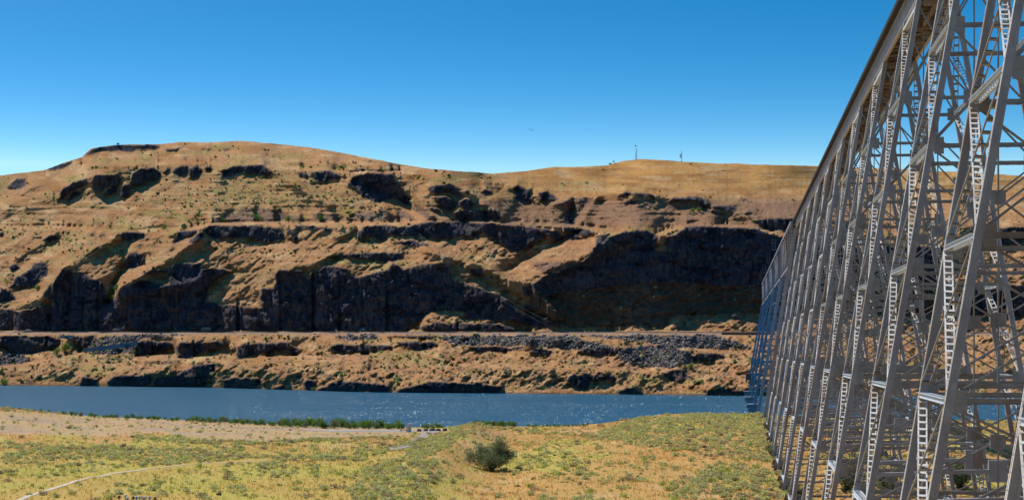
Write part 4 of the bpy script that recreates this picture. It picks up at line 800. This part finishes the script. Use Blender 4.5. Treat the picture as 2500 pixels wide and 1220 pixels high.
# ------------------------------------------------------------------ small things
def boulder(name, label, p, d, seed, mat=M_ROCKY, cat='boulder', group=None):
    rng = np.random.default_rng(seed); import bmesh
    bm = bmesh.new(); bmesh.ops.create_icosphere(bm, subdivisions=3, radius=.5)
    for v in bm.verts:
        u = np.array(v.co); k = 1 + .45 * float(fbm(u[0] * 2.2 + seed, u[1] * 2.2, u[2] * 2.2 + 9, 3, seed)); u = np.round(u * k * 5) / 5 * .45 + u * k * .55; v.co = (u[0] * d[0], u[1] * d[1], u[2] * d[2])
    me = bpy.data.meshes.new(name); bm.to_mesh(me); bm.free(); o = link_mesh(name, me, mat); o.location = (p.x, p.y, p.z + d[2] * .32); tag(o, label, cat, group); return o
for k, (px_, lab) in enumerate(((1023, 'dark boulder nearest the portable toilet'), (1040, 'dark boulder, second to the right of the portable toilet'), (1055, 'dark boulder, middle of the row edging the gravel lot'), (1069, 'dark boulder, second from the right end of the lot edge'), (1086, 'dark boulder, last at the right end of the lot edge'))):
    d = 466; p = Vector((d * (px_ - CX) / F, d, 0)); p.z = gz(p.x, p.y); boulder('boulder', lab, p, (1.25, 1.1, .95), k + 1)
p = gp(535, 1208); boulder('boulder', 'small brown rock lying in the grass near the bottom edge', p, (.75, .7, .5), 31, simple('brown_rock', (.10, .06, .04), (.18, .12, .08)))
p = gp(1808, 1147); boulder('boulder', 'flat dark rock in the grass left of the bridge feet', p, (.9, .6, .4), 32)
for px_, py_, sx, sz, lab in ((290, 806, 9, 3, 'pile of fallen rock at the cut base, leftmost large one'), (68, 808, 5, 2, 'small rock pile at the cut base near the left edge'), (508, 805, 11, 3.5, 'widest pale rock pile at the foot of the road cut'), (892, 806, 7, 2.6, 'pale rock pile beside the railway at the centre'), (448, 559 - 6, 4, 3, 'grey boulder on the bench beside the dark bush'), (1795, 776, 5, 3.0, 'dark outcrop boulder in the sunny slope left of the bridge'), (2110 - 620, 398 - 0, 2, 1.2, 'small rock on the skyline left of the masts')):
    p = hp(px_, py_ + 2); boulder('rock_pile', lab, p, (sx, sx * .6, sz), int(px_), simple('pale_rubble', (.22, .16, .12), (.36, .27, .21), 1.5, .9, .9, .4) if 'pile' in lab else M_ROCKY, 'rocks')
# portable toilet
d = 462; p = Vector((d * (999 - CX) / F, d, 0)); p.z = gz(p.x, p.y); t = tag(empty('portable_toilet', p), 'grey portable toilet with rounded top at the edge of the gravel lot', 'toilet')
M_PT = simple('grey_plastic', (.42, .43, .46), (.5, .51, .54), 2, .5, 0); mb = MB(); mb.box((0, 0, 1.0), (1.05, 1.05, 1.85)); mb.box((0, 0, .05), (1.2, 1.2, .12)); mb.build('cabin', M_PT, t)
mb = MB(); 
for k in range(9):
    a = math.pi * k / 8; b_ = math.pi * (k + 1) / 8
    if k < 8: mb.beam((.56 * math.cos(a), 0, 1.93 + .30 * math.sin(a)), (.56 * math.cos(b_), 0, 1.93 + .30 * math.sin(b_)), 1.12, .05, (0, 1, 0))
mb.box((0, 0, 1.99), (1.02, 1.06, .12)); mb.build('roof', simple('pale_roof', (.55, .56, .6), (.62, .63, .66)), t); mb = MB(); mb.box((0, -.54, .98), (.72, .04, 1.65)); dr = mb.build('door', M_DGREY, t); mb = MB(); mb.box((.27, -.58, 1.0), (.05, .05, .18)); mb.build('handle', M_ROCKY, dr); mb = MB(); mb.tube((.38, .38, 1.9), (.38, .38, 2.5), .05); mb.build('vent_pipe', M_DGREY, t)
# picnic table left of it
d = 464; p = Vector((d * (985.5 - CX) / F, d, 0)); p.z = gz(p.x, p.y); t = tag(empty('picnic_table', p), 'dark wooden picnic table left of the portable toilet', 'table'); mb = MB(); mb.box((0, 0, .76), (1.9, .8, .07)); mb.build('tabletop', M_WOOD, t)
for e in (-1, 1):
    mb = MB(); mb.box((0, e * .72, .45), (1.9, .28, .06)); mb.build('seat', M_WOOD, t); mb = MB(); mb.beam((e * .7, -.7, 0), (e * .7, .25, .76), .08, .08, (1, 0, 0)); mb.beam((e * .7 + .09, .7, 0), (e * .7 + .09, -.25, .76), .08, .08, (1, 0, 0)); mb.box((e * .7 - .09, 0, .40), (.07, 1.6, .07)); mb.build('leg', M_WOOD, t)
def pole(label, p, h, arm=1.6, name='utility_pole', r=.17, group=None):
    t = tag(empty(name, p), label, 'utility pole', group); mb = MB(); mb.tube((0, 0, -1), (0, 0, h), r, r * .65, 8); mb.build('pole', M_WOOD, t)
    if arm: 
        mb = MB(); mb.box((0, -.2, h - .6), (arm, .14, .16)); ar = mb.build('crossarm', M_WOOD, t)
        for e in (-.45, 0, .45): mb = MB(); mb.lathe((e * arm, -.2, h - .52), [(.04, 0), (.09, .06), (.05, .1), (.09, .16), (.04, .24)], 8); mb.build('insulator', M_DGREY, ar)
    return t
for px_, py0, py1, lab, am in ((1331, 889, 868, 'lone wooden pole on the golden bench below the scree', 0), (1732, 916, 872, 'left one of two wooden poles near the bridge', 1.8), (1767, 919, 869, 'right one of two wooden poles near the bridge, slightly thicker', 0), (122, 556, 524, 'dark wooden pole on the far hillside, left edge', 1.5), (716, 547, 536, 'short pole on the rim of the middle bench', 1.2), (1071, 632, 612, 'wooden pole carrying wires down the central spur', 1.6), (973, 531, 516, 'wooden pole against the shaded talus in the middle', 1.4), (2482, 893, 845, 'dark pole seen through the bridge at the right edge', 0)):
    p = hp(px_, py0); pole(lab, p, (py0 - py1) * p.y / F, am)
# wires spanning the gully
def wire(label, A, B, sag, r=.035):
    mb = MB(); n = 14; P = [A.lerp(B, k / n) - Vector((0, 0, sag * 4 * (k / n) * (1 - k / n))) for k in range(n + 1)]
    for a, b_ in zip(P[:-1], P[1:]): mb.tube(a, b_, r, r, 5)
    tag(mb.build('power_wire', M_WIRE), label, 'wire')
a = hp(1071, 632) + Vector((0, 0, 4.2)); b_ = hp(1335, 800) + Vector((0, -3, 3)); w0 = hp(973, 531) + Vector((0, 0, 4))
wire('upper wire slanting down to the right over the dark cliff', a + Vector((.7, 0, 0)), b_ + Vector((1, 0, 1)), 3); wire('lower wire slanting down to the right over the dark cliff', a - Vector((.7, 0, 0)), b_ - Vector((3, 0, 0)), 3); wire('wire from the talus pole down to the spur pole, upper', w0 + Vector((.6, 0, 0)), a + Vector((.6, 0, 0)), 1.2); wire('wire from the talus pole down to the spur pole, lower', w0 - Vector((.6, 0, 0)), a - Vector((.6, 0, 0)), 1.8)
# masts on the skyline
def mast(label, px_, hpx, w, dish):
    p = hp(px_, float(interp(px_, RIDGE)) + 1.5); h = hpx * p.y / F; t = tag(empty('radio_mast', p), label, 'mast'); mb = MB()
    for k in range(3):
        a = k * 2.094; mb.tube((w * math.cos(a), w * math.sin(a), -1), (w * .8 * math.cos(a), w * .8 * math.sin(a), h * .82), .09, .07, 5)
    for k in range(int(h * .8 / 1.2)):
        z = k * 1.2
        for j in range(3): a = j * 2.094; b_ = a + 2.094; mb.tube((w * .9 * math.cos(a), w * .9 * math.sin(a), z), (w * .9 * math.cos(b_), w * .9 * math.sin(b_), z + 1.2), .04, .04, 4)
    mb.tube((0, 0, h * .78), (0, 0, h), .1, .05, 6); mb.build('lattice', M_MAST, t)
    for z in dish: mb = MB(); mb.lathe((-.9, 0, z * h), [(.1, 0), (.6, .2), (.7, .7), (.5, 1.0), (.1, 1.1)], 10); mb.build('antenna', M_MAST, t)
M_MAST = simple('mast_metal', (.12, .13, .15), (.2, .2, .22), 1, .6, 0)
mast('tall dark radio mast on the highest knoll, right one of the close pair', 1553.5, 36, .45, (.93,)); mast('shorter radio mast of the close pair on the knoll', 1551, 23, .4, ()); mast('slim radio mast standing apart on the ridge right of the pair', 1665, 31, .35, (.5, .35)); mast('tiny post with equipment on the skyline left of the masts', 1501, 8, .3, (.5,))
p = hp(289, 353.5); t = tag(empty('survey_beacon', p), 'small box with a thin antenna on the rocky skyline at left', 'beacon'); mb = MB(); mb.box((0, 0, .9), (1.9, 1.5, 1.1)); mb.build('cabinet', M_BARK, t); mb = MB(); mb.tube((0, 0, 1.3), (0, 0, 3.4), .08, .05, 6); mb.box((0, 0, 2.6), (.9, .08, .08)); mb.build('antenna', M_MAST, t)
for e in (-1, 1): mb = MB(); mb.box((e * .8, 0, .2), (.12, .12, .6)); mb.build('leg', M_BARK, t)
# stepped retaining wall
t = tag(empty('retaining_wall', hp(268, 852)), 'blue grey stepped retaining wall climbing the bank at left', 'retaining wall'); OFW = t.location.copy(); mt = simple('blue_concrete', (.07, .15, .21), (.12, .21, .28), .8)
for k in range(9):
    x0 = 203 + k * 14.8; x1 = x0 + 14.8; yt = 850.5 - k * 2.15; pm = hp((x0 + x1) / 2, yt + 9); d0 = pm.y - 1.2; mb = MB(); a = d0 * (x0 - CX) / F; b_ = d0 * (x1 - CX) / F; zt = EYE - d0 * (yt - HY) / F; zb = zt - 9.5 * d0 / F
    mb.box(((a + b_) / 2 - OFW.x, d0 - OFW.y + .6, (zt + zb) / 2 - OFW.z), (b_ - a + .04, 1.2 + .01 * k, zt - zb)); mb.box(((a + b_) / 2 - OFW.x, d0 - OFW.y + .55, zt - OFW.z + .1), (b_ - a - .1, 1.5, .2)); mb.build('wall_step', mt, t)
p = hp(165, 824); t = tag(empty('culvert', p), 'grey concrete culvert headwall under the railway at left', 'culvert'); mb = MB(); W_ = 32 * p.y / F; mb.box((0, -1.2, .5), (W_, 1.0, 2.0)); mb.box((0, -1.25, 1.6), (W_ * 1.08, 1.3, .25)); mb.build('headwall', M_CONC, t); mb = MB(); mb.box((0, -1.75, .1), (W_ * .3, .12, 1.1)); mb.build('opening_shade', M_ROCKY, t)  # dark slab on the headwall stands for the shade inside the culvert
# short trestle on the far shore railway
A = hp(1760, 816); B = hp(1900, 818); A.z += .9; B.z = A.z; A.y -= 2; B.y = A.y + 1; t = tag(empty('railway_trestle', A), 'short low railway trestle with railings left of the tall bridge', 'bridge'); Bv = B - A; mb = MB(); mb.beam((0, 0, -.7), tuple(Bv - Vector((0, 0, .7))), 3.2, 1.3, (0, 1, 0)); mb.build('girder', M_FOOT, t)
mb = MB(); mb.beam((0, 0, 0.08), tuple(Bv + Vector((0, 0, .08))), 4.0, .22, (0, 1, 0)); mb.build('deck', M_TIE, t); mb = MB(); n = 22
for k in range(n + 1):
    q = Bv * (k / n); mb.tube(q + Vector((0, -1.9, .1)), q + Vector((0, -1.9, 1.25)), .05, .05, 5)
for z in (.7, 1.22): mb.tube((0, -1.9, z), tuple(Bv + Vector((0, -1.9, z))), .045, .045, 5)
mb.build('railing', M_RUST, t); q = Bv * .44; mb = MB(); mb.beam((q.x, q.y, -6.5), (q.x, q.y, -1.35), 2.9, 2.6, (1, 0, 0), 2.3, 2.2); mb.box((q.x, q.y, -1.5), (3.1, 2.9, .4)); mb.build('pier', simple('brown_pier', (.12, .08, .06), (.18, .13, .1)), t)
# railway along the bench
mb = MB(); R_ = [hp(px_, float(interp(px_, [(-600, 811.5), (0, 810.5), (1750, 811.5), (3100, 813.5)]))) for px_ in range(-560, 2900, 40)]; OFR = R_[0].copy(); t = tag(empty('railway_track', OFR), 'railway track on its gravel bench across the far bank', 'railway')
for e in (-.75, .75):
    for a, b_ in zip(R_[:-1], R_[1:]): mb.beam(a - OFR + Vector((0, e, .35)), b_ - OFR + Vector((0, e, .35)), .1, .22, (0, 1, 0))
mb.build('rail', M_RUST, t); mb = MB()
for a, b_ in zip(R_[:-1], R_[1:]): mb.beam(a - OFR + Vector((0, 0, -.1)), b_ - OFR + Vector((0, 0, -.1)), 4.5, .35, (0, 1, 0))
mb.build('ballast', simple('ballast', (.15, .12, .12), (.24, .19, .18), .9), t)
# pole-top equipment rising into the view at the bottom left
dq = 140.0; x0 = dq * (335 - CX) / F; zt = EYE - dq * (1214 - HY) / F; t = tag(empty('equipment_rack', (x0, dq, gz(x0, dq))), 'pole top rack of grey insulators at the bottom left edge', 'utility pole'); H_ = zt - gz(x0, dq)
for e in (-1, 1): mb = MB(); mb.tube((e * 1.0, 0, -.5), (e * 1.0, 0, H_ - .25), .16, .13, 10); mb.build('pole', M_WOOD, t)
mb = MB(); mb.box((0, -.25, H_ - .28), (3.0, .14, .16)); mb.box((0, .25, H_ - .28), (3.0, .14, .16)); mb.box((0, 0, H_ - .5), (1.1, .7, .3)); mb.build('crossarm', M_ROCKY, t)
for k, (ex, ey, hh) in enumerate(((-1.32, -.25, .20), (-.95, .25, .25), (-.7, -.25, .02), (-.25, -.25, .12), (-.1, .25, .05), (.22, -.25, .16), (.42, .25, .0), (.62, -.25, .05), (.98, -.25, .12), (1.3, .25, -.05))):
    mb = MB(); z_ = H_ - .2; mb.lathe((ex, ey, z_), [(.03, -.1), (.03, .06 + hh * .5), (.15, .08 + hh * .5), (.17, .12 + hh * .5), (.06, .16 + hh * .5), (.06, .19 + hh * .5), (.13, .21 + hh * .5), (.13, .25 + hh * .5), (.04, .28 + hh * .5)], 14); mb.build('insulator', (M_DGREY if k % 3 else M_ROCKY), t, True)
# little things in the field
p = gp(1617, 1171); t = MB(); t.beam((0, 0, -.2), (.05, 0, .98), .09, .07, (1, 0, 0)); t.box((.04, 0, .95), (.13, .1, .14)); o = t.build('marker_post', M_WHITE); o.location = p; tag(o, 'thin white marker post leaning slightly in the orange grass', 'post')
# birds over the river
for k, (px_, py_, lab) in enumerate(((1292.5, 316, 'tiny distant bird in the sky, leftmost of the three'), (1297, 317.5, 'tiny distant bird in the sky, middle one of the three'), (1301, 319, 'tiny distant bird in the sky, lowest of the three'))):
    d = 700.; mb = MB(); mb.lathe((0, 0, 0), [(.02, -.35), (.10, -.15), (.12, .05), (.05, .28)], 8); me_v = [(v[0], v[2], v[1]) for v in mb.v]; mb.v = me_v
    for e in (-1, 1): mb.beam((0, 0, .02), (e * .35, 0, .22), .25, .03, (0, 1, 0), .2, .02); mb.beam((e * .35, 0, .22), (e * .85, -.05, .1), .2, .02, (0, 1, 0), .05, .01)
    o = mb.build('bird', M_BARK); o.location = (d * (px_ - CX) / F, d, EYE - d * (py_ - HY) / F); tag(o, lab, 'bird')
print('objects', len(bpy.data.objects))
